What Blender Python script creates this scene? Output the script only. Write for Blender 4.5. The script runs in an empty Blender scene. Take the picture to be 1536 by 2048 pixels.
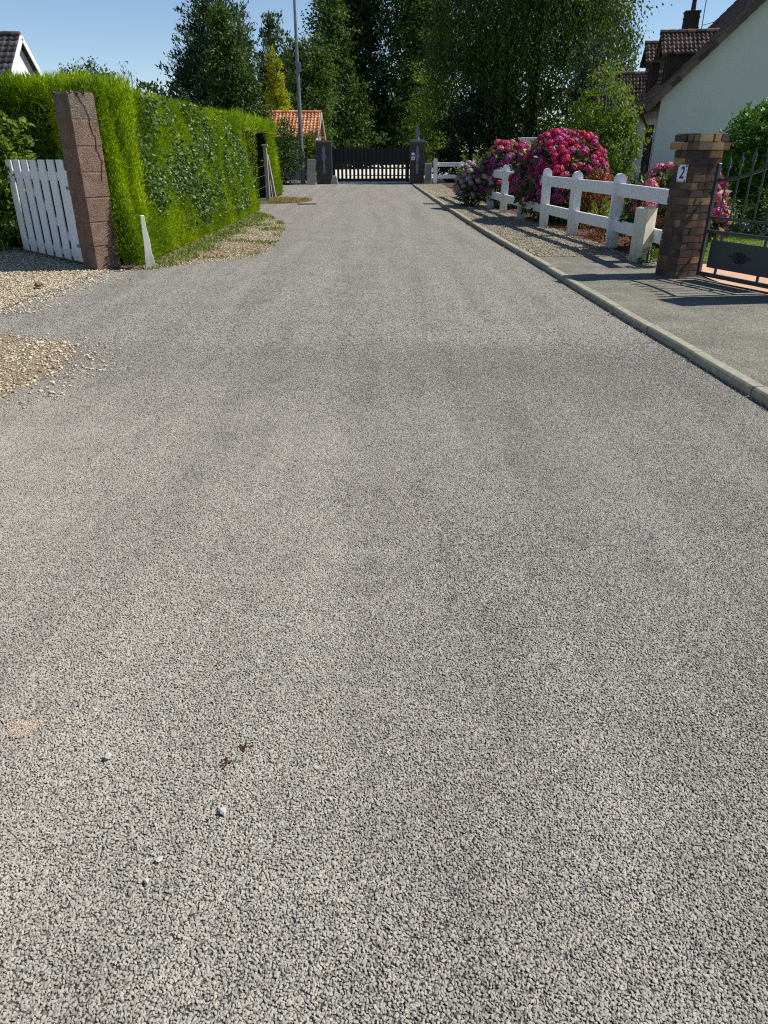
import bpy, math, random
import numpy as np
from mathutils import Vector, Matrix
R = math.radians
random.seed(7)
rng = np.random.default_rng(11)
sc = bpy.context.scene
C = sc.collection

# ------------------------------------------------------------------ camera, sky, sun
EYE = 1.6
PITCH = math.atan(724 / 1420)
cam = bpy.data.objects.new('camera', bpy.data.cameras.new('camera'))
C.objects.link(cam)
cam.data.sensor_fit = 'VERTICAL'
cam.data.sensor_height = 36
cam.data.lens = 36 * 1420 / 2048
cam.data.clip_start = 0.05
cam.data.clip_end = 3000
cam.location = (0, 0, EYE)
cam.rotation_euler = (math.pi / 2 - PITCH, 0, 0)
sc.camera = cam

TO_SUN = Vector((0.80, 0.11, 1.0)).normalized()
sun_el = math.asin(TO_SUN.z)
sun_az = math.atan2(TO_SUN.x, TO_SUN.y)
w = bpy.data.worlds.new('World')
sc.world = w
w.use_nodes = True
wn = w.node_tree.nodes
wl = w.node_tree.links
bg = wn['Background']
sky = wn.new('ShaderNodeTexSky')
sky.sky_type = 'NISHITA'
sky.sun_disc = False
sky.sun_elevation = sun_el
sky.sun_rotation = sun_az
sky.air_density = 1.0
sky.dust_density = 0.0
sky.altitude = 1500
sky.ozone_density = 2.5
wl.new(sky.outputs[0], bg.inputs[0])
bg.inputs[1].default_value = 0.088
sl = bpy.data.lights.new('sun', 'SUN')
sl.energy = 4.6
sl.angle = R(0.5)
sl.color = (1.0, 0.955, 0.88)
so = bpy.data.objects.new('sun', sl)
C.objects.link(so)
so.location = (20, 5, 30)
so.rotation_euler = (-TO_SUN).to_track_quat('-Z', 'Y').to_euler()
sc.view_settings.view_transform = 'Standard'
sc.view_settings.look = 'None'
sc.view_settings.exposure = 0.50
sc.view_settings.gamma = 1.0
sc.view_settings.use_curve_mapping = False
sc.render.engine = 'CYCLES'
sc.cycles.max_bounces = 6
sc.cycles.diffuse_bounces = 3
sc.cycles.glossy_bounces = 2
sc.cycles.transmission_bounces = 3
sc.cycles.transparent_max_bounces = 8
sc.cycles.use_denoising = False
sc.cycles.use_adaptive_sampling = False
sc.cycles.pixel_filter_type = 'BLACKMAN_HARRIS'
sc.cycles.filter_width = 1.15


# ------------------------------------------------------------------ measuring helpers (survey of the photograph, metres)
def G(x, y, z=0.0):
    a = math.atan((y - 1024) / 1420) + PITCH
    Y = (EYE - z) / math.tan(a)
    d = Y * math.cos(PITCH) + (EYE - z) * math.sin(PITCH)
    return ((x - 768) / 1420 * d, Y)


# ------------------------------------------------------------------ materials
def mat(name, rough=0.8, spec=0.3, metal=0.0):
    m = bpy.data.materials.new(name)
    m.use_nodes = True
    n = m.node_tree
    b = n.nodes['Principled BSDF']
    b.inputs['Roughness'].default_value = rough
    b.inputs['Metallic'].default_value = metal
    b.inputs['Specular IOR Level'].default_value = spec
    return m, n, b


def ramp(n, fac, stops, interp='LINEAR'):
    r = n.nodes.new('ShaderNodeValToRGB')
    r.color_ramp.interpolation = interp
    while len(r.color_ramp.elements) < len(stops):
        r.color_ramp.elements.new(0.5)
    for e, (p, c) in zip(r.color_ramp.elements, stops):
        e.position = p
        e.color = (*c, 1) if len(c) == 3 else c
    n.links.new(fac, r.inputs[0])
    return r.outputs[0]


def coords(n, scale=(1, 1, 1), kind='Object'):
    t = n.nodes.new('ShaderNodeTexCoord')
    mp = n.nodes.new('ShaderNodeMapping')
    mp.inputs['Scale'].default_value = scale
    n.links.new(t.outputs[kind], mp.inputs[0])
    return mp.outputs[0]


def world_pos(n):
    return n.nodes.new('ShaderNodeNewGeometry').outputs['Position']


def noise(n, vec, scale, detail=4, rough=0.6, out=0):
    t = n.nodes.new('ShaderNodeTexNoise')
    t.inputs['Scale'].default_value = scale
    t.inputs['Detail'].default_value = detail
    t.inputs['Roughness'].default_value = rough
    n.links.new(vec, t.inputs['Vector'])
    return t.outputs[out]


def voro(n, vec, scale, feature='F1', out='Distance', rnd=1.0):
    t = n.nodes.new('ShaderNodeTexVoronoi')
    t.feature = feature
    t.inputs['Scale'].default_value = scale
    t.inputs['Randomness'].default_value = rnd
    n.links.new(vec, t.inputs['Vector'])
    return t.outputs[out]


def mix(n, fac, a, b, mode='MIX'):
    m = n.nodes.new('ShaderNodeMix')
    m.data_type = 'RGBA'
    m.blend_type = mode
    for s, v in ((m.inputs[0], fac), (m.inputs[6], a), (m.inputs[7], b)):
        if isinstance(v, (int, float)):
            s.default_value = v
        elif isinstance(v, tuple):
            s.default_value = (*v, 1)
        else:
            n.links.new(v, s)
    return m.outputs[2]


def mth(n, op, a, b=0.0):
    m = n.nodes.new('ShaderNodeMath')
    m.operation = op
    for s, v in ((m.inputs[0], a), (m.inputs[1], b)):
        if isinstance(v, (int, float)):
            s.default_value = v
        else:
            n.links.new(v, s)
    return m.outputs[0]


def bump(n, b, height, strength=0.5, dist=0.01):
    k = n.nodes.new('ShaderNodeBump')
    k.inputs['Strength'].default_value = strength
    k.inputs['Distance'].default_value = dist
    n.links.new(height, k.inputs['Height'])
    n.links.new(k.outputs[0], b.inputs['Normal'])


def simple(name, ca, cb, scale=6, rough=0.8, bmp=0.3, bd=0.004, spec=0.3, metal=0.0, detail=6, kind='Object'):
    m, n, b = mat(name, rough, spec, metal)
    v = coords(n, kind=kind)
    f = noise(n, v, scale, detail, 0.65)
    n.links.new(ramp(n, f, [(0.3, ca), (0.7, cb)]), b.inputs['Base Color'])
    if bmp:
        bump(n, b, noise(n, v, scale * 6, 4, 0.7), bmp, bd)
    return m


def leaf_mat(name, ca, cb, cc=None, trans=0.35, rough=0.55, spec=0.22):
    """leaves: colour from a per-leaf random attribute, with light passing through"""
    m, n, b = mat(name, rough, spec)
    a = n.nodes.new('ShaderNodeAttribute')
    a.attribute_name = 'v'
    stops = [(0.0, ca), (1.0, cb)] if cc is None else [(0.0, ca), (0.6, cb), (1.0, cc)]
    col = ramp(n, a.outputs['Fac'], stops)
    n.links.new(col, b.inputs['Base Color'])
    t = n.nodes.new('ShaderNodeBsdfTranslucent')
    tc = mix(n, 1.0, col, (1.5, 1.35, 0.35), 'MULTIPLY')
    n.links.new(tc, t.inputs['Color'])
    ms = n.nodes.new('ShaderNodeMixShader')
    ms.inputs[0].default_value = trans
    n.links.new(b.outputs[0], ms.inputs[1])
    n.links.new(t.outputs[0], ms.inputs[2])
    n.links.new(ms.outputs[0], n.nodes['Material Output'].inputs[0])
    return m


M = {}


def chip_colours(n, rnd, mean=1.0):
    return ramp(n, rnd, [(0.0, (0.22 * mean, 0.205 * mean, 0.185 * mean)),
                         (0.2, (0.34 * mean, 0.318 * mean, 0.275 * mean)),
                         (0.55, (0.395 * mean, 0.369 * mean, 0.320 * mean)),
                         (0.92, (0.44 * mean, 0.411 * mean, 0.355 * mean)),
                         (1.0, (0.48 * mean, 0.40 * mean, 0.31 * mean))])


def wear_map(n, p):
    """long wheel streaks, blotches and darker scuffs, shared by the road sheet and its loose chippings"""
    mp = n.nodes.new('ShaderNodeMapping')
    mp.inputs['Scale'].default_value = (2.6, 0.16, 1)
    n.links.new(p, mp.inputs[0])
    s1 = noise(n, mp.outputs[0], 1.0, 5, 0.6)
    s2 = noise(n, p, 1.7, 7, 0.72)
    s3 = noise(n, p, 9, 5, 0.75)
    k = mth(n, 'ADD', mth(n, 'MULTIPLY', s1, 0.42), mth(n, 'ADD', mth(n, 'MULTIPLY', s2, 0.33), mth(n, 'MULTIPLY', s3, 0.25)))
    base = ramp(n, k, [(0.38, (0.70, 0.695, 0.70)), (0.46, (0.90, 0.895, 0.89)), (0.55, (1.04, 1.04, 1.03)), (0.64, (1.16, 1.155, 1.14))])
    mp2 = n.nodes.new('ShaderNodeMapping')
    mp2.inputs['Scale'].default_value = (1.0, 0.55, 1)
    mp2.inputs['Location'].default_value = (3.7, 1.2, 0)
    n.links.new(p, mp2.inputs[0])
    spot = noise(n, mp2.outputs[0], 2.4, 7, 0.78)
    tar = ramp(n, spot, [(0.60, (1, 1, 1)), (0.70, (0.72, 0.72, 0.74)), (0.78, (0.45, 0.45, 0.47))])
    return mix(n, 1.0, base, tar, 'MULTIPLY')


def road_mat():
    m, n, b = mat('surface_dressed_asphalt', 0.9, 0.25)
    p = world_pos(n)
    v = voro(n, p, 92, 'F1', 'Color')
    sep = n.nodes.new('ShaderNodeSeparateColor')
    n.links.new(v, sep.inputs[0])
    edge = voro(n, p, 92, 'F1', 'Distance')
    stone = chip_colours(n, sep.outputs[0], 0.90)
    gapf = ramp(n, edge, [(0.44, (0, 0, 0)), (0.66, (1, 1, 1))])
    col = mix(n, gapf, stone, (0.05, 0.05, 0.052))
    wear = wear_map(n, p)
    col = mix(n, 1.0, col, wear, 'MULTIPLY')
    # near ground the loose chippings are real stones lying on this black binder
    sx = n.nodes.new('ShaderNodeSeparateXYZ')
    n.links.new(p, sx.inputs[0])
    near = n.nodes.new('ShaderNodeMapRange')
    near.inputs['From Min'].default_value = 4.0
    near.inputs['From Max'].default_value = 6.4
    n.links.new(sx.outputs['Y'], near.inputs['Value'])
    col = mix(n, near.outputs[0], mix(n, 0.30, (0.05, 0.047, 0.042), col), col)
    n.links.new(col, b.inputs['Base Color'])
    bump(n, b, mth(n, 'SUBTRACT', 1.0, edge), 0.9, 0.006)
    return m


def chip_mat(name, mean):
    m, n, b = mat(name, 0.85, 0.3)
    oi = n.nodes.new('ShaderNodeObjectInfo')
    col = chip_colours(n, oi.outputs['Random'], mean)
    p = world_pos(n)
    wear = wear_map(n, p)
    col = mix(n, 1.0, col, wear, 'MULTIPLY')
    n.links.new(col, b.inputs['Base Color'])
    return m


M['road'] = road_mat()
M['chip'] = chip_mat('grey_chippings', 0.88)


def attr_stone(name, stops, rough=0.9):
    m, n, b = mat(name, rough, 0.2)
    a = n.nodes.new('ShaderNodeAttribute')
    a.attribute_name = 'v'
    n.links.new(ramp(n, a.outputs['Fac'], stops), b.inputs['Base Color'])
    return m


M['limestone'] = attr_stone('cream_gravel', [(0, (0.24, 0.19, 0.12)), (0.4, (0.46, 0.38, 0.26)), (1, (0.66, 0.58, 0.44))])
M['river'] = attr_stone('mixed_gravel', [(0, (0.10, 0.09, 0.075)), (0.5, (0.30, 0.265, 0.20)), (1, (0.54, 0.49, 0.38))])
M['soil_stone'] = attr_stone('dirty_rubble', [(0, (0.22, 0.165, 0.10)), (0.4, (0.46, 0.37, 0.25)), (1, (0.68, 0.60, 0.46))])
M['mulch'] = attr_stone('bark_mulch', [(0, (0.06, 0.028, 0.018)), (1, (0.24, 0.11, 0.065))])
M['soil'] = simple('dry_soil', (0.15, 0.12, 0.085), (0.28, 0.225, 0.155), 9, 0.95, 0.8, 0.02)
M['gravel_bed'] = simple('gravel_bed', (0.20, 0.165, 0.11), (0.40, 0.34, 0.24), 30, 0.95, 0.8, 0.02)
M['garden_soil'] = simple('garden_soil', (0.05, 0.03, 0.02), (0.12, 0.075, 0.05), 12, 0.95, 0.8, 0.02)
M['pale_drive'] = simple('pale_drive', (0.50, 0.46, 0.38), (0.68, 0.63, 0.53), 3, 0.95, 0.3, 0.01)
M['ground'] = simple('meadow_ground', (0.045, 0.06, 0.02), (0.10, 0.11, 0.045), 0.6, 0.95, 0.5, 0.02)
M['lawn'] = simple('lawn_ground', (0.07, 0.12, 0.02), (0.13, 0.20, 0.035), 7, 0.95, 0.6, 0.02)
M['terracotta_paving'] = simple('terracotta_paving', (0.42, 0.24, 0.15), (0.58, 0.37, 0.25), 5, 0.85, 0.3, 0.004)


def footpath_mat():
    m, n, b = mat('worn_footpath_asphalt', 0.9, 0.25)
    p = world_pos(n)
    v = voro(n, p, 130, 'F1', 'Color')
    sep = n.nodes.new('ShaderNodeSeparateColor')
    n.links.new(v, sep.inputs[0])
    edge = voro(n, p, 130, 'F1', 'Distance')
    st = ramp(n, sep.outputs[0], [(0, (0.08, 0.078, 0.068)), (0.5, (0.20, 0.195, 0.165)), (1, (0.36, 0.345, 0.29))])
    col = mix(n, ramp(n, edge, [(0.5, (0, 0, 0)), (0.8, (1, 1, 1))]), st, (0.04, 0.04, 0.035))
    col = mix(n, 1.0, col, ramp(n, noise(n, p, 1.8, 5, 0.65), [(0.35, (0.75, 0.74, 0.72)), (0.65, (1.12, 1.1, 1.02))]), 'MULTIPLY')
    red = ramp(n, noise(n, p, 1.3, 4, 0.7), [(0.64, (0, 0, 0)), (0.74, (0.3, 0.3, 0.3))])
    col = mix(n, red, col, (0.26, 0.13, 0.08))
    n.links.new(col, b.inputs['Base Color'])
    bump(n, b, edge, 0.7, 0.004)
    return m


M['footpath'] = footpath_mat()
M['kerb'] = simple('kerb_concrete', (0.19, 0.18, 0.135), (0.36, 0.34, 0.26), 14, 0.9, 0.7, 0.004, kind='Object')


def white_paint(name, base=(0.78, 0.79, 0.80), dirt=(0.42, 0.40, 0.34), amount=0.35, rough=0.5):
    m, n, b = mat(name, rough, 0.4)
    v = coords(n)
    mp = n.nodes.new('ShaderNodeMapping')
    mp.inputs['Scale'].default_value = (9, 9, 1.1)
    n.links.new(v, mp.inputs[0])
    f = noise(n, mp.outputs[0], 2.5, 8, 0.72)
    f2 = ramp(n, f, [(0.5, (0, 0, 0)), (0.75, (amount,) * 3)])
    sxyz = n.nodes.new('ShaderNodeSeparateXYZ')
    n.links.new(v, sxyz.inputs[0])
    foot = n.nodes.new('ShaderNodeMapRange')
    foot.inputs['From Min'].default_value = 0.30
    foot.inputs['From Max'].default_value = 0.02
    n.links.new(sxyz.outputs['Z'], foot.inputs['Value'])
    grime = mth(n, 'MULTIPLY', foot.outputs[0], ramp(n, noise(n, v, 14, 6, 0.7), [(0.35, (0.1, 0.1, 0.1)), (0.6, (0.75, 0.75, 0.75))]))
    col = mix(n, f2, base, dirt)
    n.links.new(mix(n, grime, col, (0.20, 0.21, 0.11)), b.inputs['Base Color'])
    bump(n, b, f, 0.10, 0.003)
    return m


M['white'] = white_paint('weathered_white_paint', amount=0.55)
M['gate_white'] = white_paint('white_gate_paint', (0.80, 0.81, 0.83), (0.5, 0.48, 0.44), 0.2)
M['cream_post'] = white_paint('peeling_cream_paint', (0.66, 0.62, 0.50), (0.33, 0.27, 0.18), 0.75, 0.8)
M['stake'] = white_paint('chipped_white_stake', (0.80, 0.76, 0.64), (0.38, 0.33, 0.24), 0.6, 0.8)
M['render_wall'] = simple('white_render', (0.60, 0.578, 0.555), (0.66, 0.638, 0.615), 1.2, 0.95, 0.12, 0.003)
M['white_render'] = simple('bright_render', (0.74, 0.72, 0.66), (0.82, 0.80, 0.74), 2, 0.95, 0.2, 0.005)
M['iron'] = simple('anthracite_paint', (0.03, 0.038, 0.044), (0.05, 0.06, 0.067), 20, 0.33, 0.1, 0.001, spec=0.5)
M['black_gate'] = simple('black_gate_paint', (0.012, 0.013, 0.014), (0.022, 0.023, 0.024), 10, 0.5, 0.1, 0.001)
M['galva'] = simple('grey_galvanised_steel', (0.14, 0.16, 0.19), (0.21, 0.235, 0.27), 5, 0.45, 0.1, 0.001, metal=0.3)
M['old_concrete'] = simple('old_grey_concrete', (0.26, 0.235, 0.19), (0.42, 0.385, 0.31), 12, 0.95, 0.7, 0.006)
M['bark'] = simple('brown_bark', (0.035, 0.028, 0.02), (0.10, 0.08, 0.06), 8, 0.95, 1.0, 0.03)
M['dark_wood'] = simple('dark_stained_wood', (0.03, 0.02, 0.014), (0.07, 0.045, 0.03), 8, 0.7, 0.4, 0.004)
M['hedge_inner'] = simple('shaded_hedge_core', (0.010, 0.014, 0.006), (0.03, 0.032, 0.014), 14, 1.0, 1.0, 0.03)  # near-black tone stands for deep shade among the inner twigs
M['glass_dark'] = simple('dark_window_glass', (0.02, 0.022, 0.025), (0.03, 0.032, 0.036), 2, 0.08, 0.0, 0.001, spec=0.6)


def aggregate(name, base_a, base_b):
    m, n, b = mat(name, 0.95, 0.2)
    v = coords(n)
    f = noise(n, v, 5, 7, 0.7)
    base = ramp(n, f, [(0.32, base_a), (0.68, base_b)])
    d = voro(n, v, 75, 'F1', 'Distance')
    vc = voro(n, v, 75, 'F1', 'Color')
    sep = n.nodes.new('ShaderNodeSeparateColor')
    n.links.new(vc, sep.inputs[0])
    pick = mth(n, 'MULTIPLY', mth(n, 'GREATER_THAN', sep.outputs[0], 0.66), mth(n, 'LESS_THAN', d, 0.42))
    n.links.new(mix(n, pick, base, (0.32, 0.235, 0.16)), b.inputs['Base Color'])
    bump(n, b, mth(n, 'ADD', noise(n, v, 60, 5, 0.8), d), 1.0, 0.008)
    return m


M['post_block'] = aggregate('rough_brown_concrete', (0.11, 0.07, 0.052), (0.25, 0.16, 0.12))
M['post_block_grey'] = aggregate('lichened_grey_concrete', (0.09, 0.078, 0.062), (0.20, 0.16, 0.13))


def brick_mat(name, a, b_):
    return simple(name, a, b_, 14, 0.75, 0.6, 0.004)


BR = [brick_mat('brick_brown', (0.062, 0.038, 0.027), (0.115, 0.072, 0.05)),
      brick_mat('brick_dark', (0.036, 0.029, 0.024), (0.075, 0.056, 0.044)),
      brick_mat('brick_olive', (0.10, 0.072, 0.042), (0.18, 0.13, 0.075)),
      brick_mat('brick_ochre', (0.24, 0.135, 0.055), (0.40, 0.235, 0.10)),
      brick_mat('brick_red', (0.085, 0.044, 0.03), (0.15, 0.078, 0.052)),
      brick_mat('brick_sand', (0.17, 0.115, 0.068), (0.30, 0.21, 0.13))]
M['mortar'] = simple('brown_mortar', (0.10, 0.085, 0.07), (0.17, 0.15, 0.125), 30, 0.95, 0.5, 0.003)
M['pale_mortar'] = simple('grey_mortar', (0.20, 0.20, 0.205), (0.30, 0.30, 0.31), 30, 0.95, 0.5, 0.003)
M['blue_brick'] = simple('blue_black_brick', (0.03, 0.028, 0.032), (0.085, 0.075, 0.075), 9, 0.6, 0.4, 0.004)
M['plate_white'] = simple('glazed_white', (0.74, 0.78, 0.80), (0.82, 0.84, 0.85), 12, 0.15, 0.0, 0.001, spec=0.6)
M['plate_blue'] = simple('glazed_blue', (0.01, 0.02, 0.16), (0.02, 0.035, 0.25), 12, 0.2, 0.0, 0.001, spec=0.6)
M['orange_tile'] = attr_stone('orange_clay_tile', [(0, (0.40, 0.145, 0.07)), (0.5, (0.56, 0.235, 0.12)), (1, (0.68, 0.36, 0.21))], 0.8)
M['brown_tile'] = attr_stone('brown_clay_tile', [(0, (0.055, 0.038, 0.032)), (0.5, (0.12, 0.08, 0.062)), (1, (0.22, 0.145, 0.11))], 0.7)
M['grey_tile'] = attr_stone('dark_grey_tile', [(0, (0.045, 0.04, 0.042)), (0.5, (0.085, 0.075, 0.075)), (1, (0.14, 0.12, 0.115))], 0.7)
M['chimney_brick'] = simple('chimney_brick', (0.045, 0.028, 0.024), (0.09, 0.055, 0.045), 6, 0.9, 0.5, 0.01)


# ------------------------------------------------------------------ object helpers
def tag(o, label=None, cat=None, group=None, kind=None):
    if label: o['label'] = label
    if cat: o['category'] = cat
    if group: o['group'] = group
    if kind: o['kind'] = kind
    return o


def link(o, parent=None):
    C.objects.link(o)
    if parent is not None:
        o.parent = parent
    return o


def empty(name, loc=(0, 0, 0), rz=0.0, parent=None):
    o = bpy.data.objects.new(name, None)
    o.empty_display_size = 0.2
    link(o, parent)
    o.location = loc
    o.rotation_euler = (0, 0, rz)
    return o


class MB:
    def __init__(s):
        s.v = []
        s.f = []
        s.mi = []

    def add(s, vs, fs, mi=0):
        k = len(s.v)
        s.v += [tuple(p) for p in vs]
        s.f += [tuple(i + k for i in f) for f in fs]
        s.mi += [mi] * len(fs)

    def box(s, c, size, rz=0.0, mi=0, top=(1, 1), tilt=None):
        hx, hy, hz = size[0] / 2, size[1] / 2, size[2] / 2
        vs = []
        ca, sa = math.cos(rz), math.sin(rz)
        for z, tx, ty in ((-hz, 1, 1), (hz, top[0], top[1])):
            for x, y in ((-hx, -hy), (hx, -hy), (hx, hy), (-hx, hy)):
                p = Vector((x * tx, y * ty, z))
                if tilt is not None:
                    p = tilt @ p
                vs.append((c[0] + p.x * ca - p.y * sa, c[1] + p.x * sa + p.y * ca, c[2] + p.z))
        s.add(vs, [(3, 2, 1, 0), (4, 5, 6, 7), (0, 1, 5, 4), (1, 2, 6, 5), (2, 3, 7, 6), (3, 0, 4, 7)], mi)

    def beam(s, a, b, w_, h_, mi=0, up=(0, 0, 1)):
        a, b = Vector(a), Vector(b)
        d = (b - a).normalized()
        u = Vector(up)
        side = d.cross(u)
        if side.length < 1e-4:
            side = d.cross(Vector((1, 0, 0)))
        side.normalize()
        u = side.cross(d).normalized()
        vs = [p + side * sx * w_ / 2 + u * su * h_ / 2 for p in (a, b) for sx, su in ((-1, -1), (1, -1), (1, 1), (-1, 1))]
        s.add(vs, [(3, 2, 1, 0), (4, 5, 6, 7), (0, 1, 5, 4), (1, 2, 6, 5), (2, 3, 7, 6), (3, 0, 4, 7)], mi)

    def tube(s, pts, rad, n=8, mi=0, caps=True):
        pts = [Vector(p) for p in pts]
        if isinstance(rad, (int, float)):
            rad = [rad] * len(pts)
        rings = []
        ref = None
        for i, p in enumerate(pts):
            d = (pts[min(i + 1, len(pts) - 1)] - pts[max(i - 1, 0)]).normalized()
            if ref is None:
                ref = Vector((1, 0, 0)) if abs(d.x) < 0.9 else Vector((0, 1, 0))
            a = (ref - d * ref.dot(d)).normalized()
            ref = a
            b = d.cross(a)
            rings.append([p + (a * math.cos(t) + b * math.sin(t)) * rad[i] for t in [2 * math.pi * k / n for k in range(n)]])
        vs = [q for r in rings for q in r]
        fs = []
        for i in range(len(pts) - 1):
            for k in range(n):
                k2 = (k + 1) % n
                fs.append((i * n + k, i * n + k2, (i + 1) * n + k2, (i + 1) * n + k))
        if caps:
            fs.append(tuple(range(n - 1, -1, -1)))
            fs.append(tuple((len(pts) - 1) * n + k for k in range(n)))
        s.add(vs, fs, mi)

    def lathe(s, c, prof, n=10, mi=0):
        s.tube([(c[0], c[1], c[2] + z) for r, z in prof], [max(r, 0.0005) for r, z in prof], n, mi)

    def prism(s, poly, z0, z1, mi=0):
        n = len(poly)
        vs = [(x, y, z0) for x, y in poly] + [(x, y, z1) for x, y in poly]
        fs = [tuple(range(n - 1, -1, -1)), tuple(range(n, 2 * n))] + [(i, (i + 1) % n, n + (i + 1) % n, n + i) for i in range(n)]
        s.add(vs, fs, mi)

    def mesh(s, name, mats, smooth=False):
        me = bpy.data.meshes.new(name)
        me.from_pydata(s.v, [], s.f)
        for m in (mats if isinstance(mats, (list, tuple)) else [mats]):
            me.materials.append(m)
        if max(s.mi or [0]) > 0:
            me.polygons.foreach_set('material_index', s.mi)
        if smooth:
            me.polygons.foreach_set('use_smooth', [True] * len(s.f))
        me.update()
        return me

    def build(s, name, mats, parent=None, smooth=False, bevel=0.0):
        o = bpy.data.objects.new(name, s.mesh(name, mats, smooth))
        link(o, parent)
        if bevel:
            bv = o.modifiers.new('bevel', 'BEVEL')
            bv.width = bevel
            bv.segments = 1
            bv.limit_method = 'ANGLE'
        return o


def np_mesh(name, V, F, material, vals=None, parent=None):
    """bulk mesh from arrays; every face has F.shape[1] corners"""
    me = bpy.data.meshes.new(name)
    nf, k = F.shape
    me.vertices.add(len(V))
    me.vertices.foreach_set('co', V.astype(np.float32).ravel())
    me.loops.add(nf * k)
    me.loops.foreach_set('vertex_index', F.astype(np.int32).ravel())
    me.polygons.add(nf)
    me.polygons.foreach_set('loop_start', np.arange(0, nf * k, k, dtype=np.int32))
    if vals is not None:
        a = me.attributes.new('v', 'FLOAT', 'FACE')
        a.data.foreach_set('value', vals.astype(np.float32))
    me.materials.append(material)
    me.update(calc_edges=True)
    o = bpy.data.objects.new(name, me)
    link(o, parent)
    return o


def unit(a):
    return a / np.maximum(np.linalg.norm(a, axis=1, keepdims=True), 1e-9)


def leaves(name, P, D, N, L, W, material, parent=None, vals=None, fold=0.0):
    """diamond leaves: base P, direction D, facing about N"""
    n = len(P)
    D = unit(D)
    S = unit(np.cross(D, N))
    U = np.cross(S, D)
    L = np.broadcast_to(L, (n,))[:, None]
    W = np.broadcast_to(W, (n,))[:, None]
    V = np.empty((n, 4, 3))
    V[:, 0] = P
    V[:, 1] = P + D * L * 0.45 + S * W * 0.5 + U * L * fold
    V[:, 2] = P + D * L
    V[:, 3] = P + D * L * 0.45 - S * W * 0.5 + U * L * fold
    F = np.arange(n * 4).reshape(n, 4)
    if vals is None:
        vals = rng.random(n)
    return np_mesh(name, V.reshape(-1, 3), F, material, vals, parent)


ICO_V = []
_t = (1 + 5 ** 0.5) / 2
ICO_V = np.array([(-1, _t, 0), (1, _t, 0), (-1, -_t, 0), (1, -_t, 0), (0, -1, _t), (0, 1, _t), (0, -1, -_t), (0, 1, -_t),
                  (_t, 0, -1), (_t, 0, 1), (-_t, 0, -1), (-_t, 0, 1)]) / math.hypot(1, _t)
ICO_F = np.array([(0, 11, 5), (0, 5, 1), (0, 1, 7), (0, 7, 10), (0, 10, 11), (1, 5, 9), (5, 11, 4), (11, 10, 2), (10, 7, 6), (7, 1, 8),
                  (3, 9, 4), (3, 4, 2), (3, 2, 6), (3, 6, 8), (3, 8, 9), (4, 9, 5), (2, 4, 11), (6, 2, 10), (8, 6, 7), (9, 8, 1)])


def stones(name, P, size, material, flat=0.6, parent=None):
    n = len(P)
    sz = np.asarray(size)[:, None, None] * 0.5
    V = ICO_V[None] * (1 + 0.28 * rng.standard_normal((n, 12, 1)).clip(-1.5, 1.5)) * sz
    st = np.stack([rng.uniform(0.8, 1.35, n), rng.uniform(0.7, 1.0, n), rng.uniform(flat * 0.7, flat * 1.3, n)], 1)[:, None]
    V = V * st
    a = rng.uniform(0, 2 * math.pi, n)[:, None]
    x = V[:, :, 0] * np.cos(a) - V[:, :, 1] * np.sin(a)
    y = V[:, :, 0] * np.sin(a) + V[:, :, 1] * np.cos(a)
    V = np.stack([x, y, V[:, :, 2]], 2) + P[:, None]
    F = (ICO_F[None] + (np.arange(n) * 12)[:, None, None]).reshape(-1, 3)
    return np_mesh(name, V.reshape(-1, 3), F, material, np.repeat(rng.random(n), 20), parent)


def inside(poly, X, Y):
    r = np.zeros(len(X), bool)
    n = len(poly)
    for i in range(n):
        x1, y1 = poly[i]
        x2, y2 = poly[(i + 1) % n]
        c = ((y1 > Y) != (y2 > Y)) & (X < (x2 - x1) * (Y - y1) / (y2 - y1 + 1e-12) + x1)
        r ^= c
    return r


def scatter(poly, n):
    xs = [p[0] for p in poly]
    ys = [p[1] for p in poly]
    X = rng.uniform(min(xs), max(xs), n)
    Y = rng.uniform(min(ys), max(ys), n)
    k = inside(poly, X, Y)
    return X[k], Y[k]


def smooth_noise(X, Y, f, seed=0):
    r = np.random.default_rng(seed)
    out = np.zeros(len(X))
    for i in range(7):
        a = r.uniform(0, 6.28)
        k = f * r.uniform(0.6, 2.2)
        out += np.sin(k * (X * math.cos(a) + Y * math.sin(a)) + r.uniform(0, 6.28))
    return out / 7


def sheet(name, poly, z, material, kind='structure', rough_edge=0.0, parent=None, step=0.25):
    """flat ground sheet with an uneven edge"""
    pts = []
    n = len(poly)
    for i in range(n):
        a, b = Vector(poly[i]), Vector(poly[(i + 1) % n])
        k = max(1, int((b - a).length / step)) if rough_edge else 1
        for j in range(k):
            p = a.lerp(b, j / k)
            if rough_edge:
                p += Vector((random.gauss(0, rough_edge), random.gauss(0, rough_edge)))
            pts.append((p.x, p.y))
    from mathutils.geometry import tessellate_polygon
    tris = tessellate_polygon([[Vector((x, y, 0)) for x, y in pts]])
    me = bpy.data.meshes.new(name)
    fs = []
    for t in tris:
        a, b, c = (Vector(pts[i]) for i in t)
        fs.append(t if (b - a).cross(c - a) > 0 else t[::-1])
    me.from_pydata([(x, y, z) for x, y in pts], [], fs)
    me.materials.append(material)
    me.update()
    o = bpy.data.objects.new(name, me)
    link(o, parent)
    if kind:
        o['kind'] = kind
    return o


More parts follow.
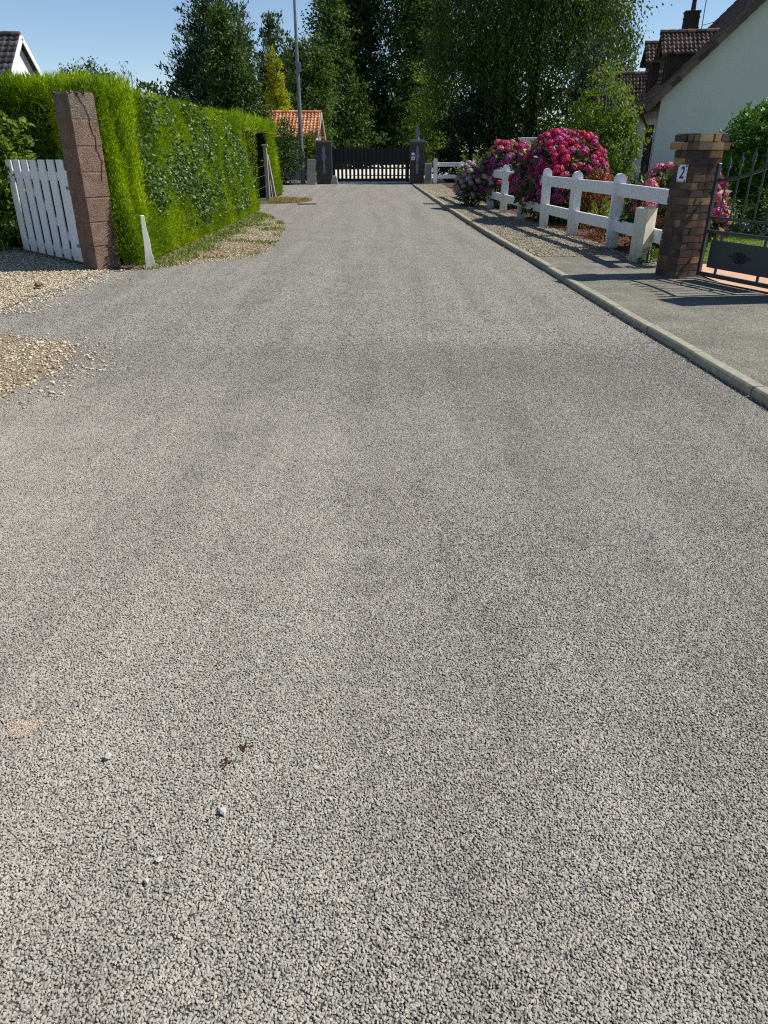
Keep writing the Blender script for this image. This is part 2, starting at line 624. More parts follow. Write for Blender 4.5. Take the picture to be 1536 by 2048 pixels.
# ------------------------------------------------------------------ ground, road, footpath
sheet('ground', [(-400, -60), (400, -60), (400, 900), (-400, 900)], -0.012, M['ground'])
KERB = [(2.98, -3.0), (2.84, 1.0), (2.71, 4.0), (2.655, 5.42), (2.60, 6.31), (2.55, 7.27), (2.49, 8.57), (2.44, 9.79), (2.34, 12.1),
        (2.13, 16.1), (1.88, 23.4), (1.46, 39.4)]
road_poly = [(x + 0.02, y) for x, y in KERB] + [(1.5, 41.4), (-3.0, 41.4), (-5.0, 41.0), (-9.0, 40.6), (-9.0, 34.0), (-5.3, 30.5),
             (-3.9, 29.2), (-2.75, 27.9), (-2.8, 27.0), (-3.4, 25.7), (-4.6, 25.3), (-6.0, 25.3), (-6.0, 22.6), (-3.8, 22.6), (-3.0, 20.7), (-2.4, 18.4),
             (-2.15, 16.0), (-2.08, 13.4), (-2.3, 12.4), (-2.9, 11.85), (-3.5, 11.15), (-4.1, 10.85), (-4.2, 9.8), (-4.27, 9.0), (-4.3, 8.0),
             (-12, 7.7), (-12, -3)]
sheet('road', road_poly, 0.0, M['road'], rough_edge=0.035)

FP = 0.08  # footpath level
kroot = tag(empty('kerb'), kind='structure')


def along(path, step):
    out = []
    pts = [Vector(p) for p in path]
    seg = [(pts[i + 1] - pts[i]).length for i in range(len(pts) - 1)]
    tot = sum(seg)
    d = 0
    while d < tot - 0.2:
        e = min(d + step, tot)
        r = []
        for q in (d, e):
            k = 0
            while k < len(seg) - 1 and q > seg[k]:
                q -= seg[k]
                k += 1
            r.append(pts[k].lerp(pts[k + 1], q / seg[k]))
        out.append(r)
        d = e
    return out


for a, b in along(KERB, 1.0):
    d = (b - a).normalized()
    nrm = Vector((d.y, -d.x))  # to the right
    g = 0.008
    h = 0.080 if a.y > 10 else 0.072
    h += random.uniform(-0.004, 0.004)
    A, B = a + d * g, b - d * g
    top_in = 0.018
    off = random.uniform(-0.009, 0.009)
    vs = []
    for p in (A, B):
        for u, z in ((0.0 + off, -0.08), (0.0 + off, h - top_in), (top_in + off, h), (0.102 + off, h), (0.102 + off, -0.08)):
            vs.append((p.x + nrm.x * u, p.y + nrm.y * u, z))
    mb = MB()
    mb.add(vs, [(0, 1, 2, 3, 4), (9, 8, 7, 6, 5)] + [(i, i + 5, (i + 1) % 5 + 5, (i + 1) % 5) for i in range(5)])
    mb.build('kerb_stone', M['kerb'], kroot, bevel=0.004)

fp_left = [(x + 0.055, y) for x, y in KERB]
fp_right_far = [(2.9, 39.6), (2.95, 28.5), (3.40, 21.0), (3.68, 17.1), (3.86, 15.2), (3.98, 13.4), (4.02, 12.0)]
asph = [p for p in fp_left if p[1] <= 12.2] + [(4.25, 12.0), (4.15, 10.3), (4.45, 9.2), (5.6, 6.2), (6.5, 3.8), (8.5, -3)]
sheet('footpath', asph, FP - 0.014, M['footpath'], rough_edge=0.0)
# far stretch of the footpath is gravelled
far_fp = [p for p in fp_left if p[1] >= 12.0] + fp_right_far
sheet('gravel_footpath', far_fp, FP - 0.01, M['gravel_bed'])
X, Y = scatter(far_fp, 52000)
k = (Y < 22) | (rng.random(len(X)) < 0.35)
X, Y = X[k], Y[k]
st = stones('footpath_gravel', np.stack([X, Y, np.full(len(X), FP - 0.004)], 1), rng.uniform(0.010, 0.028, len(X)), M['river'])
tag(st, 'mixed beige and grey gravel on the footpath beside the white fence', 'gravel', kind='stuff')

kx_ = np.array([p[0] for p in KERB])
ky_ = np.array([p[1] for p in KERB])
Y = rng.uniform(2.0, 39, 9000)
X = np.interp(Y, ky_, kx_) - np.abs(rng.exponential(0.035, len(Y))) - 0.005
k = smooth_noise(Y * 0 , Y, 2.2, 41) > -0.25
o = stones('gutter_grit', np.stack([X[k], Y[k], np.full(k.sum(), 0.002)], 1), rng.uniform(0.005, 0.014, k.sum()), M['river'])
tag(o, 'fine grit gathered in the gutter along the right kerb', 'grit', kind='stuff')
garden = fp_right_far[::-1] + [(2.9, 41), (60, 41), (60, 6.2), (5.6, 6.2), (4.45, 9.2), (4.15, 10.3)]
sheet('garden_soil', garden, FP - 0.02, M['garden_soil'])
lawn_poly = [(4.75, 11.6), (5.6, 11.3), (13, 11.3), (40, 14), (40, 27.2), (8.5, 27.2), (5.6, 24), (5.4, 15)]
sheet('lawn', lawn_poly, FP - 0.012, M['lawn'])
sheet('terrace', [(4.35, 9.5), (5.1, 7.8), (9.5, 7.8), (9.5, 11.2), (4.7, 11.2), (4.35, 10.9)], FP - 0.008, M['terracotta_paving'])

# gravel and verge on the left
drive = [(-12, 7.75), (-4.33, 8.02), (-4.3, 9.0), (-4.22, 9.85), (-4.1, 10.9), (-4.1, 11.6), (-5.5, 13.6), (-12, 14.2)]
sheet('gravel_drive', drive, -0.004, M['gravel_bed'], rough_edge=0.03)
X, Y = scatter(drive, 70000)
k = X > -9
X, Y = X[k], Y[k]
X = np.concatenate([X, rng.normal(-4.2, 0.22, 1500)])
Y = np.concatenate([Y, rng.uniform(7.9, 11.0, 1500)])
st = stones('drive_gravel', np.stack([X, Y, rng.uniform(0, 0.012, len(X))], 1), rng.uniform(0.010, 0.030, len(X)), M['limestone'])
tag(st, 'cream limestone gravel on the drive in front of the white gate', 'gravel', kind='stuff')

verge = [(-4.1, 11.0), (-3.45, 11.1), (-2.9, 11.8), (-2.3, 12.35), (-2.08, 13.3), (-2.15, 16.0), (-2.35, 18.35), (-3.0, 20.6), (-3.7, 22.4),
         (-6, 22.6), (-6, 12.2)]
sheet('verge_soil', verge, -0.002, M['soil'], rough_edge=0.05)
X, Y = scatter(verge, 36000)
edge_bias = np.exp(-np.maximum(0, X + 3.9))
k = (X > -4.2) & (smooth_noise(X, Y, 2.4, 5) + (X + 3.0) * 0.5 > -0.32)
X, Y = X[k], Y[k]
st = stones('verge_gravel', np.stack([X, Y, rng.uniform(0, 0.01, len(X))], 1), rng.uniform(0.008, 0.028, len(X)), M['limestone'])
tag(st, 'loose pale gravel scattered along the foot of the tall hedge', 'gravel', kind='stuff')

dirt = [(-6.5, 4.9), (-3.4, 4.75), (-2.75, 4.95), (-2.62, 5.6), (-2.72, 6.2), (-2.88, 6.55), (-3.3, 6.75), (-3.75, 6.95), (-6.5, 7.05)]
sheet('dirt_patch', dirt, 0.004, M['soil'], rough_edge=0.06, step=0.12)
X, Y = scatter([(-6.5, 4.7), (-3.2, 4.4), (-2.4, 4.7), (-2.2, 5.7), (-2.4, 6.5), (-3.0, 6.9), (-3.75, 7.15), (-6.5, 7.2)], 34000)
dd = np.where(inside(dirt, X, Y), 1.0, 0.24)
k = rng.random(len(X)) < dd * (0.75 + 0.5 * smooth_noise(X, Y, 3, 9))
X, Y = X[k], Y[k]
st = stones('rubble', np.stack([X, Y, rng.uniform(0.004, 0.014, len(X))], 1),
            np.minimum(0.045, 0.007 + rng.exponential(0.007, len(X))), M['soil_stone'])
tag(st, 'brown rubble and small stones on bare soil at the left road edge', 'rubble', kind='stuff')

sheet('courtyard', [(-5, 42.0), (4, 42.0), (12, 52), (16, 95), (-14, 95), (-8, 52)], 0.0, M['pale_drive'])


# ------------------------------------------------------------------ loose chippings as real stones (near ground)
def chippings():
    xs, ys = [], []
    s = 0.0058
    ny = int((6.8 - 0.55) / (s * 0.87))
    for j in range(ny):
        y = 0.55 + j * s * 0.87
        half = (0.891 * y + 0.73) * 0.545 + 0.35
        hi = min(half, 2.6)
        x = np.arange(-half, hi, s) + (s / 2 if j % 2 else 0)
        if y > 4.2:
            x = x[rng.random(len(x)) < 1 - (y - 4.2) / 2.6]
        xs.append(x)
        ys.append(np.full(len(x), y))
    X = np.concatenate(xs)
    Y = np.concatenate(ys)
    k = rng.random(len(X)) < 0.95 + 0.14 * smooth_noise(X * 1.0, Y * 0.5, 5, 3)
    X, Y = X[k], Y[k]
    n = len(X)
    X += rng.normal(0, s * 0.30, n)
    Y += rng.normal(0, s * 0.30, n)
    kx = np.array([p[0] for p in KERB])
    ky = np.array([p[1] for p in KERB])
    k = (X < np.interp(Y, ky, kx) - 0.012)
    k &= ~(inside(dirt, X, Y) & (rng.random(n) < 0.9))
    X, Y = X[k], Y[k]
    n = len(X)
    sc_ = (0.00355 * (1 + 0.22 * rng.standard_normal(n))).clip(0.0022, 0.0075)
    sc_ *= 1 + 0.5 * (rng.random(n) < 0.012)
    Z = rng.uniform(0.0004, 0.0034, n)
    me = bpy.data.meshes.new('chippings')
    me.vertices.add(n)
    me.vertices.foreach_set('co', np.stack([X, Y, Z], 1).astype(np.float32).ravel())
    a = me.attributes.new('size', 'FLOAT', 'POINT')
    a.data.foreach_set('value', sc_.astype(np.float32))
    a = me.attributes.new('rot', 'FLOAT_VECTOR', 'POINT')
    rot = np.stack([rng.normal(0, 0.35, n), rng.normal(0, 0.35, n), rng.uniform(0, 6.28, n)], 1)
    a.data.foreach_set('vector', rot.astype(np.float32).ravel())
    a = me.attributes.new('pick', 'INT', 'POINT')
    a.data.foreach_set('value', rng.integers(0, 6, n).astype(np.int32))
    me.materials.append(M['chip'])
    me.update()
    o = bpy.data.objects.new('road_chippings', me)
    link(o)
    tag(o, 'small angular grey chippings bedded in the road surface nearest the viewer', 'chippings', kind='stuff')
    ng = bpy.data.node_groups.new('lay_chippings', 'GeometryNodeTree')
    ng.interface.new_socket('Geometry', in_out='INPUT', socket_type='NodeSocketGeometry')
    ng.interface.new_socket('Geometry', in_out='OUTPUT', socket_type='NodeSocketGeometry')
    N, Lk = ng.nodes, ng.links
    gi, go = N.new('NodeGroupInput'), N.new('NodeGroupOutput')
    g2i = N.new('GeometryNodeGeometryToInstance')
    for i in range(6):
        ico = N.new('GeometryNodeMeshIcoSphere')
        ico.inputs['Radius'].default_value = 1.0
        ico.inputs['Subdivisions'].default_value = 1
        nz = N.new('ShaderNodeTexNoise')
        nz.noise_dimensions = '4D'
        nz.inputs['W'].default_value = i * 7.3
        nz.inputs['Scale'].default_value = 1.1
        sub = N.new('ShaderNodeVectorMath')
        sub.operation = 'SUBTRACT'
        sub.inputs[1].default_value = (0.5, 0.5, 0.5)
        Lk.new(nz.outputs['Color'], sub.inputs[0])
        mul = N.new('ShaderNodeVectorMath')
        mul.operation = 'SCALE'
        mul.inputs['Scale'].default_value = 1.5
        Lk.new(sub.outputs[0], mul.inputs[0])
        sp = N.new('GeometryNodeSetPosition')
        Lk.new(ico.outputs['Mesh'], sp.inputs['Geometry'])
        Lk.new(mul.outputs[0], sp.inputs['Offset'])
        tr = N.new('GeometryNodeTransform')
        tr.inputs['Scale'].default_value = ((1.25, 0.85, 0.7), (1.0, 1.0, 0.8), (1.35, 0.75, 0.65), (1.1, 0.9, 0.6), (1.0, 0.8, 0.85), (1.5, 0.8, 0.7))[i]
        Lk.new(sp.outputs[0], tr.inputs[0])
        sm = N.new('GeometryNodeSetMaterial')
        sm.inputs['Material'].default_value = M['chip']
        Lk.new(tr.outputs[0], sm.inputs[0])
        Lk.new(sm.outputs[0], g2i.inputs[0])
    iop = N.new('GeometryNodeInstanceOnPoints')
    Lk.new(gi.outputs[0], iop.inputs['Points'])
    Lk.new(g2i.outputs[0], iop.inputs['Instance'])
    iop.inputs['Pick Instance'].default_value = True

    def attr(nm, typ, sock):
        q = N.new('GeometryNodeInputNamedAttribute')
        q.data_type = typ
        q.inputs['Name'].default_value = nm
        Lk.new(q.outputs[0], sock)
    attr('pick', 'INT', iop.inputs['Instance Index'])
    attr('size', 'FLOAT', iop.inputs['Scale'])
    attr('rot', 'FLOAT_VECTOR', iop.inputs['Rotation'])
    Lk.new(iop.outputs[0], go.inputs[0])
    md = o.modifiers.new('lay', 'NODES')
    md.node_group = ng


chippings()


# ------------------------------------------------------------------ hedges
M['thuja'] = leaf_mat('cypress_sprays', (0.055, 0.12, 0.006), (0.22, 0.35, 0.010), (0.42, 0.53, 0.02), 0.45, 0.6, 0.2)
M['ivy'] = leaf_mat('glinting_climber_leaves', (0.018, 0.045, 0.008), (0.05, 0.12, 0.02), (0.26, 0.34, 0.14), 0.2, 0.55, 0.22)  # palest leaf tone stands for glints, painted into the colour


def hedge(name, label, faces, core_boxes, density, group=None, size=(0.05, 0.105), wdt=(0.009, 0.016), material=None):
    """faces: (origin, u, v, normal, thickness): sprays stand on each face; core boxes are solid and near-black, standing for the shaded twiggy inside"""
    root = tag(empty(name, core_boxes[0][0]), label, 'hedge', group)
    off = np.array(core_boxes[0][0])
    mb = MB()
    for cb in core_boxes:
        if len(cb) == 6:      # x range at the bottom, x range at the top, y range, z range ...
            (xa, xb), (xc, xd), (ya, yb), (za, zb) = cb[1], cb[2], cb[3], cb[4]
            vs_ = [(xa, ya, za), (xb, ya, za), (xb, yb, za), (xa, yb, za), (xc, ya, zb), (xd, ya, zb), (xd, yb, zb), (xc, yb, zb)]
            mb.add([(x - off[0], y - off[1], z - off[2]) for x, y, z in vs_], [(3, 2, 1, 0), (4, 5, 6, 7), (0, 1, 5, 4), (1, 2, 6, 5), (2, 3, 7, 6), (3, 0, 4, 7)])
            continue
        c, s, tp = cb
        mb.box((c[0] - off[0], c[1] - off[1], c[2] - off[2]), s, 0, 0, tp)
    mb.build('dark_inner_core', M['hedge_inner'], root)
    Ps, Ds, Ns = [], [], []
    for o_, u, v, nr, dens in faces:
        o_, u, v, nr = map(np.array, (o_, u, v, nr))
        nr = nr / np.linalg.norm(nr)
        area = np.linalg.norm(np.cross(u, v))
        n = int(area * density * dens)
        a, b = rng.random(n)[:, None], rng.random(n)[:, None]
        lump = smooth_noise(a[:, 0] * np.linalg.norm(u), b[:, 0] * np.linalg.norm(v), 6.5, int(abs(o_[1] * 10)) + 3)
        if nr[1] < -0.5:
            o_ = o_ - nr * 0.13
        P = o_ + u * a + v * b + nr * (rng.uniform(-0.15, 0.03, n) + 0.10 * lump)[:, None]
        D = nr * rng.uniform(0.25, 0.8, n)[:, None] + np.array([0.12, -0.05, 0.95]) * rng.uniform(0.5, 1.0, n)[:, None] + rng.normal(0, 0.36, (n, 3))
        Ps.append(P)
        Ds.append(D)
        Ns.append(nr + rng.normal(0, 0.5, (n, 3)))
    P, D, Nn = map(np.concatenate, (Ps, Ds, Ns))
    n = len(P)
    L = rng.uniform(*size, n)
    W = rng.uniform(*wdt, n)
    vals = (rng.random(n) * 0.5 + 0.5 * (0.5 + 0.9 * smooth_noise(P[:, 1] + P[:, 0], P[:, 2], 3.5, 21))).clip(0, 1)
    leaves('sprays', P - off, D, Nn, L, W, material or M['thuja'], root, vals)
    return root


# main hedge beside the road; side face leans back a little
Y0, Y1 = 11.75, 22.2
hedge('hedge', 'tall bright green clipped cypress hedge along the left road edge', [
    ((-3.64, Y0, 0.04), (0.05, Y1 - Y0, 0), (-0.44, 0, 2.36), (1, -0.08, 0.18), 1.0),
    ((-4.85, Y0, 0.04), (1.2, 0, 0), (0.0, 0, 2.42), (0.1, -1, 0.05), 0.8),
    ((-3.93, 11.12, 0.04), (0.28, 0, 0), (-0.33, 0.48, 2.36), (0.1, -1, 0.05), 1.3),
    ((-3.66, 11.18, 0.04), (0, 0.6, 0), (-0.42, 0.40, 2.36), (1, -0.08, 0.18), 1.0),
    ((-4.85, Y1, 0.04), (1.3, 0, 0), (0, 0, 2.35), (0, 1, 0.05), 0.25),
    ((-4.85, Y0, 2.40), (0.8, 0, 0), (0.0, Y1 - Y0, -0.03), (0.0, 0, 1), 1.1),
    ((-4.85, Y0, 0.04), (0, Y1 - Y0, 0), (0, 0, 2.36), (-1, 0, 0), 0.1)],
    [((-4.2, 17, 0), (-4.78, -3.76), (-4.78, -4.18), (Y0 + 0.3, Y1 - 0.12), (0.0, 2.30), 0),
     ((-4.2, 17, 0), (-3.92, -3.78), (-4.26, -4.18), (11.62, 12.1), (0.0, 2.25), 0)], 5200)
hedge('hedge', 'shaded return of the cypress hedge behind the white picket gate', [
    ((-13, 14.1, 0.04), (8.1, 0, 0), (0, 0, 2.68), (0, -1, 0.05), 0.9),
    ((-13, 14.15, 2.45), (8.1, 0, 0), (0, 0.15, 0.25), (0, -1, 0.6), 2.0),
    ((-13, 14.2, 2.68), (8.3, 0, 0), (0, 1.3, 0), (0, 0, 1), 0.9)],
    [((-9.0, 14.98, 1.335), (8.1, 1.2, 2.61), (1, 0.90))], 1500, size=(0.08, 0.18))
hedge('hedge', 'farther cypress hedge block with an end face painted near-black for a shaded hollow behind the concrete post', [
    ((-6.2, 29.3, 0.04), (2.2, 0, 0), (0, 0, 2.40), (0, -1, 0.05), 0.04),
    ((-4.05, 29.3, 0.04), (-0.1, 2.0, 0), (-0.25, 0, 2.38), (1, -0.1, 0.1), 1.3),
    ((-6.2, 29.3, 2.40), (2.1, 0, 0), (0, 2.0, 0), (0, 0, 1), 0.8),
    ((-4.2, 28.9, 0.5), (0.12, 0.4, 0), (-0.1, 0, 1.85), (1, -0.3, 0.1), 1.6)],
    [((-5.1, 30.3, 0), (-6.1, -4.08), (-6.1, -4.35), (29.4, 31.2), (0.0, 2.3), 0)], 420, size=(0.14, 0.3), wdt=(0.02, 0.035))  # bare near-black core face stands in for the shaded hollow
# hedge arch: top of the hedge carries on over the side entrance
hedge('hedge', 'strip of hedge top bridging the side entrance above the dark opening', [
    ((-4.15, 22.2, 2.12), (0.0, 7.1, 0), (0, 0, 0.26), (1, 0, 0.2), 1.0),
    ((-5.9, 22.2, 2.40), (1.9, 0, 0), (0.0, 7.1, 0), (0, 0, 1), 0.7)],
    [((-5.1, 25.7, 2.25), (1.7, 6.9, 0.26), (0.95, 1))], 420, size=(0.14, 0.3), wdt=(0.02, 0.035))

# climber growing over the hedge face
root = tag(empty('climber', (-3.6, 16.0, 0)), 'dark glossy heart-leaved climber spread over the hedge face', 'climbing plant')
n = 60000
yy = rng.uniform(12.4, 22.2, n)
zz = rng.uniform(0.25, 2.45, n)
dens = smooth_noise(yy, zz * 1.6, 2.6, 31) + 0.45 * np.exp(-((yy - 15.0) / 2.4) ** 2) * np.exp(-((zz - 1.35) / 0.75) ** 2) \
    + 0.35 * np.exp(-((yy - 19.5) / 2.5) ** 2) * np.exp(-((zz - 1.3) / 0.8) ** 2)
k = rng.random(n) < ((dens + 0.02) * 1.5).clip(0, 1) * 0.4
yy, zz = yy[k], zz[k]
n = len(yy)
xx = -3.60 - 0.44 * (zz / 2.4) + rng.uniform(-0.05, 0.12, n)
P = np.stack([xx + 3.6, yy - 16.0, zz], 1)
D = np.stack([rng.uniform(0.2, 0.8, n), rng.normal(0, 0.5, n), rng.uniform(-1, 0.1, n)], 1)
Nn = np.stack([rng.uniform(0.4, 1, n), rng.normal(0, 0.7, n), rng.uniform(-0.2, 0.9, n)], 1)
L = rng.uniform(0.035, 0.075, n)
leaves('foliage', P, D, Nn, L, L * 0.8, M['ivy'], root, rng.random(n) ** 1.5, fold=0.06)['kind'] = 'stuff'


# ------------------------------------------------------------------ trees and shrubs
def crown_points(blobs, n_cl, per, clump_r, surf=0.5, jag=0.18):
    """clumps of leaves spread through ellipsoids, with an uneven outline"""
    w_ = np.array([b[3] * b[4] * b[5] for b in blobs], float) ** 0.7
    w_ /= w_.sum()
    idx = rng.choice(len(blobs), n_cl, p=w_)
    B = np.array(blobs, float)[idx]
    d = unit(rng.normal(0, 1, (n_cl, 3)))
    r = (surf + (1 - surf) * rng.random(n_cl) ** 0.5) * (1 + rng.normal(0, jag, n_cl))
    Cc = B[:, :3] + d * B[:, 3:6] * r[:, None]
    cr = clump_r * rng.uniform(0.6, 1.4, n_cl)
    P = (Cc[:, None] + rng.normal(0, 1, (n_cl, per, 3)) * (cr[:, None, None] * np.array([0.55, 0.55, 0.38]))).reshape(-1, 3)
    cv = np.repeat(rng.random(n_cl), per)
    out = np.repeat(d, per, 0)
    return P, out, cv, Cc


def tree(name, label, base, h, tr, blobs, n_cl, per, clump, leaf, material, droop=0.2, surf=0.5, jag=0.18, limbs=16, group=None,
         cat='tree', aspect=0.55, trunks=((0, 0),), bark=None, up=0.0):
    bx, by = base
    root = tag(empty(name, (bx, by, 0)), label, cat, group)
    P, out, cv, Cc = crown_points(blobs, n_cl, per, clump, surf, jag)
    P[:, 2] = np.maximum(P[:, 2], 0.05)
    n = len(P)
    D = out * 0.6 + rng.normal(0, 0.6, (n, 3)) + np.array([0, 0, up - droop])
    Nn = np.stack([rng.normal(0, 0.5, n), rng.normal(0, 0.5, n), rng.uniform(0.2, 1, n)], 1) + out * 0.4
    L = leaf * rng.uniform(0.6, 1.3, n)
    vals = (0.5 * cv + 0.5 * rng.random(n)).clip(0, 1)
    leaves('crown', P, D, Nn, L, L * aspect, material, root, vals)
    mb = MB()
    top = max(b[2] + b[5] * 0.6 for b in blobs)
    for tx, ty in trunks:
        pts, rr = [], []
        for i in range(7):
            t = i / 6
            pts.append((tx + random.gauss(0, 0.04) * tr * 8 * t, ty + random.gauss(0, 0.04) * tr * 8 * t, top * t))
            rr.append(tr * (1.15 - t) + 0.01)
        mb.tube(pts, rr, 8)
        for j in range(limbs // len(trunks)):
            c = Cc[random.randrange(len(Cc))]
            z0 = min(c[2] * random.uniform(0.35, 0.8), top * 0.9)
            p0 = Vector((tx, ty, z0))
            p2 = Vector(c)
            p1 = p0.lerp(p2, 0.5) + Vector((0, 0, 0.12 * (p2 - p0).length))
            r0 = tr * 0.42 * (1.05 - z0 / max(top, .1))
            mb.tube([p0, p1, p2], [r0, r0 * 0.6, r0 * 0.15], 5)
    mb.build('trunk', bark or M['bark'], root, smooth=True)
    return root


def lm(name, k, a=(0.028, 0.055, 0.014), b=(0.055, 0.10, 0.022), c=(0.10, 0.16, 0.04), tr=0.3, rough=0.6):
    return leaf_mat(name, tuple(x * k for x in a), tuple(x * k for x in b), tuple(x * k for x in c), tr, rough)


M['dark_leaf'] = lm('dark_green_leaves', 0.8, tr=0.22)
M['mid_leaf'] = lm('mid_green_leaves', 1.15)
M['blue_leaf'] = leaf_mat('blue_green_leaves', (0.022, 0.042, 0.022), (0.045, 0.08, 0.04), (0.10, 0.15, 0.08), 0.22)
M['bright_leaf'] = leaf_mat('fresh_green_leaves', (0.06, 0.11, 0.015), (0.12, 0.19, 0.03), (0.20, 0.28, 0.06), 0.4)
M['gold_leaf'] = leaf_mat('golden_conifer_sprays', (0.16, 0.20, 0.012), (0.30, 0.36, 0.02), (0.50, 0.54, 0.05), 0.35)
M['conifer'] = leaf_mat('conifer_needles', (0.018, 0.035, 0.014), (0.035, 0.06, 0.022), (0.06, 0.09, 0.03), 0.15, 0.6)
M['willow'] = leaf_mat('weeping_birch_leaves', (0.03, 0.055, 0.014), (0.065, 0.11, 0.022), (0.14, 0.20, 0.045), 0.32)
M['laurel'] = leaf_mat('laurel_leaves', (0.03, 0.09, 0.010), (0.07, 0.18, 0.018), (0.16, 0.32, 0.04), 0.3, 0.5, 0.25)
M['yew'] = leaf_mat('yew_leaves', (0.012, 0.022, 0.009), (0.022, 0.038, 0.014), (0.04, 0.06, 0.02), 0.1, 0.6)

# left group beyond the hedge
tree('tree', 'large feathery blue-green tree rising above the left hedge against the sky', (-9.7, 46), 10, 0.2,
     [(0.1, 0, 5.0, 1.8, 1.9, 3.5), (0.5, 0, 7.4, 1.4, 1.4, 2.1), (-0.9, 0.3, 4.2, 1.5, 1.6, 2.4), (-1.7, 0, 3.2, 1.0, 1.2, 1.5)], 640, 34, 0.42, 0.26, M['blue_leaf'], 0.0, 0.35, 0.28,
     up=0.5, aspect=0.32, limbs=26)
tree('tree', 'narrow leafy green tree standing in front of the large feathery tree', (-7.9, 41.5), 8, 0.14,
     [(0, 0, 4.6, 0.95, 0.95, 3.0), (0.7, 0, 3.2, 1.2, 1.0, 2.2), (-0.1, 0, 6.5, 0.45, 0.45, 1.3)], 460, 34, 0.30, 0.17, M['mid_leaf'], 0.2, 0.5, 0.16)
tree('small_tree', 'small loose tree at the left end of the background trees', (-12.4, 44), 4.5, 0.07,
     [(0, 0, 3.0, 0.8, 0.8, 1.7), (0.4, 0, 2.2, 0.9, 0.8, 1.2)], 110, 26, 0.28, 0.17, M['mid_leaf'], 0.0, 0.4, 0.25, up=0.4)
tree('tree', 'dark pointed tree just right of the large feathery tree', (-10.6, 62), 10, 0.2,
     [(0, 0, 5.4, 1.2, 1.4, 4.4), (-0.6, 0, 3.4, 1.4, 1.4, 3.0), (0.3, 0, 9.0, 0.5, 0.5, 1.4)], 430, 34, 0.42, 0.25, M['dark_leaf'], 0.0, 0.4, 0.2, up=0.7, aspect=0.4)
tree('tree', 'dark spiky tree behind the golden conifer and lamp post', (-8.6, 64), 10, 0.2,
     [(0, 0, 5.6, 1.3, 1.4, 4.4), (0.7, 0, 4.4, 1.4, 1.4, 3.4), (0.2, 0, 9.3, 0.5, 0.5, 1.5)], 450, 34, 0.42, 0.25, M['dark_leaf'], 0.0, 0.4, 0.2, up=0.7, aspect=0.4)
tree('golden_conifer', 'slender golden yellow conifer left of the lamp post', (-6.65, 51), 7.2, 0.08,
     [(0, 0, 3.6, 0.72, 0.72, 2.2), (0, 0, 5.2, 0.42, 0.42, 1.6), (-0.15, 0, 6.5, 0.2, 0.2, 0.75)], 230, 30, 0.19, 0.14, M['gold_leaf'], 0.0, 0.6, 0.14, up=0.3, limbs=6)
tree('tree', 'airy green tree behind the orange garage roof, right of the lamp post', (-6.3, 66), 9.5, 0.2,
     [(0, 0, 5.0, 2.2, 1.8, 3.9), (0.8, 0, 6.9, 1.3, 1.3, 2.2), (-0.9, 0, 7.6, 0.8, 0.8, 1.5)], 520, 32, 0.45, 0.24, M['mid_leaf'], 0.1, 0.35, 0.25)
tree('bush', 'low dark green shrubbery behind the top of the left hedge', (-9.3, 38.5), 3.6, 0.06,
     [(0, 0, 1.6, 2.2, 1.2, 1.9), (1.6, 0, 1.2, 1.2, 1.0, 1.3), (-2.6, 0.5, 1.4, 1.8, 1.0, 1.8)], 300, 30, 0.32, 0.15, M['mid_leaf'], cat='shrub', limbs=8)
tree('bush', 'dark overgrown bushes between the far hedge and the lamp post', (-5.2, 40.4), 3.2, 0.06,
     [(0, 0, 1.4, 1.0, 0.6, 1.6), (-1.6, 0.4, 1.4, 1.4, 0.6, 1.7)], 280, 30, 0.26, 0.13, M['dark_leaf'], cat='shrub', limbs=6)
tree('vine', 'loose leafy climber hanging over the left part of the orange garage roof', (-7.2, 46.2), 4, 0.05,
     [(0, 0, 2.3, 1.1, 0.6, 1.0), (1.2, 0, 1.9, 0.8, 0.5, 1.1), (-0.3, 0.9, 3.1, 0.8, 0.5, 0.5)], 190, 26, 0.25, 0.15, M['mid_leaf'], cat='climbing plant', jag=0.25, limbs=6)
tree('conifer_bush', 'yellow-green conifer bush between the lamp post and the brick gate pillar', (-4.0, 42.6), 2.6, 0.05,
     [(0, 0, 1.9, 0.45, 0.4, 0.55), (0, 0, 1.1, 0.5, 0.4, 1.0)], 120, 26, 0.16, 0.11,
     leaf_mat('lime_sprays', (0.07, 0.10, 0.012), (0.15, 0.19, 0.02), (0.28, 0.30, 0.03), 0.3), cat='shrub', limbs=4)
tree('young_plant', 'wispy shoots poking above the left hedge top against the sky', (-7.75, 25.5), 4, 0.02,
     [(0, 0, 3.2, 0.28, 0.2, 0.75), (-0.4, 0, 2.9, 0.25, 0.2, 0.5), (0.25, 0, 3.0, 0.2, 0.2, 0.4)], 16, 16, 0.15, 0.14, M['blue_leaf'], cat='shrub', up=0.9, aspect=0.2, limbs=10)
tree('tree', 'rounded dark tree peeking out behind the white gabled house', (-17.8, 50), 6.5, 0.12,
     [(0, 0, 4.8, 1.6, 1.4, 1.7), (0.3, 0, 3.4, 2.0, 1.6, 2.0)], 190, 30, 0.35, 0.17, M['dark_leaf'])

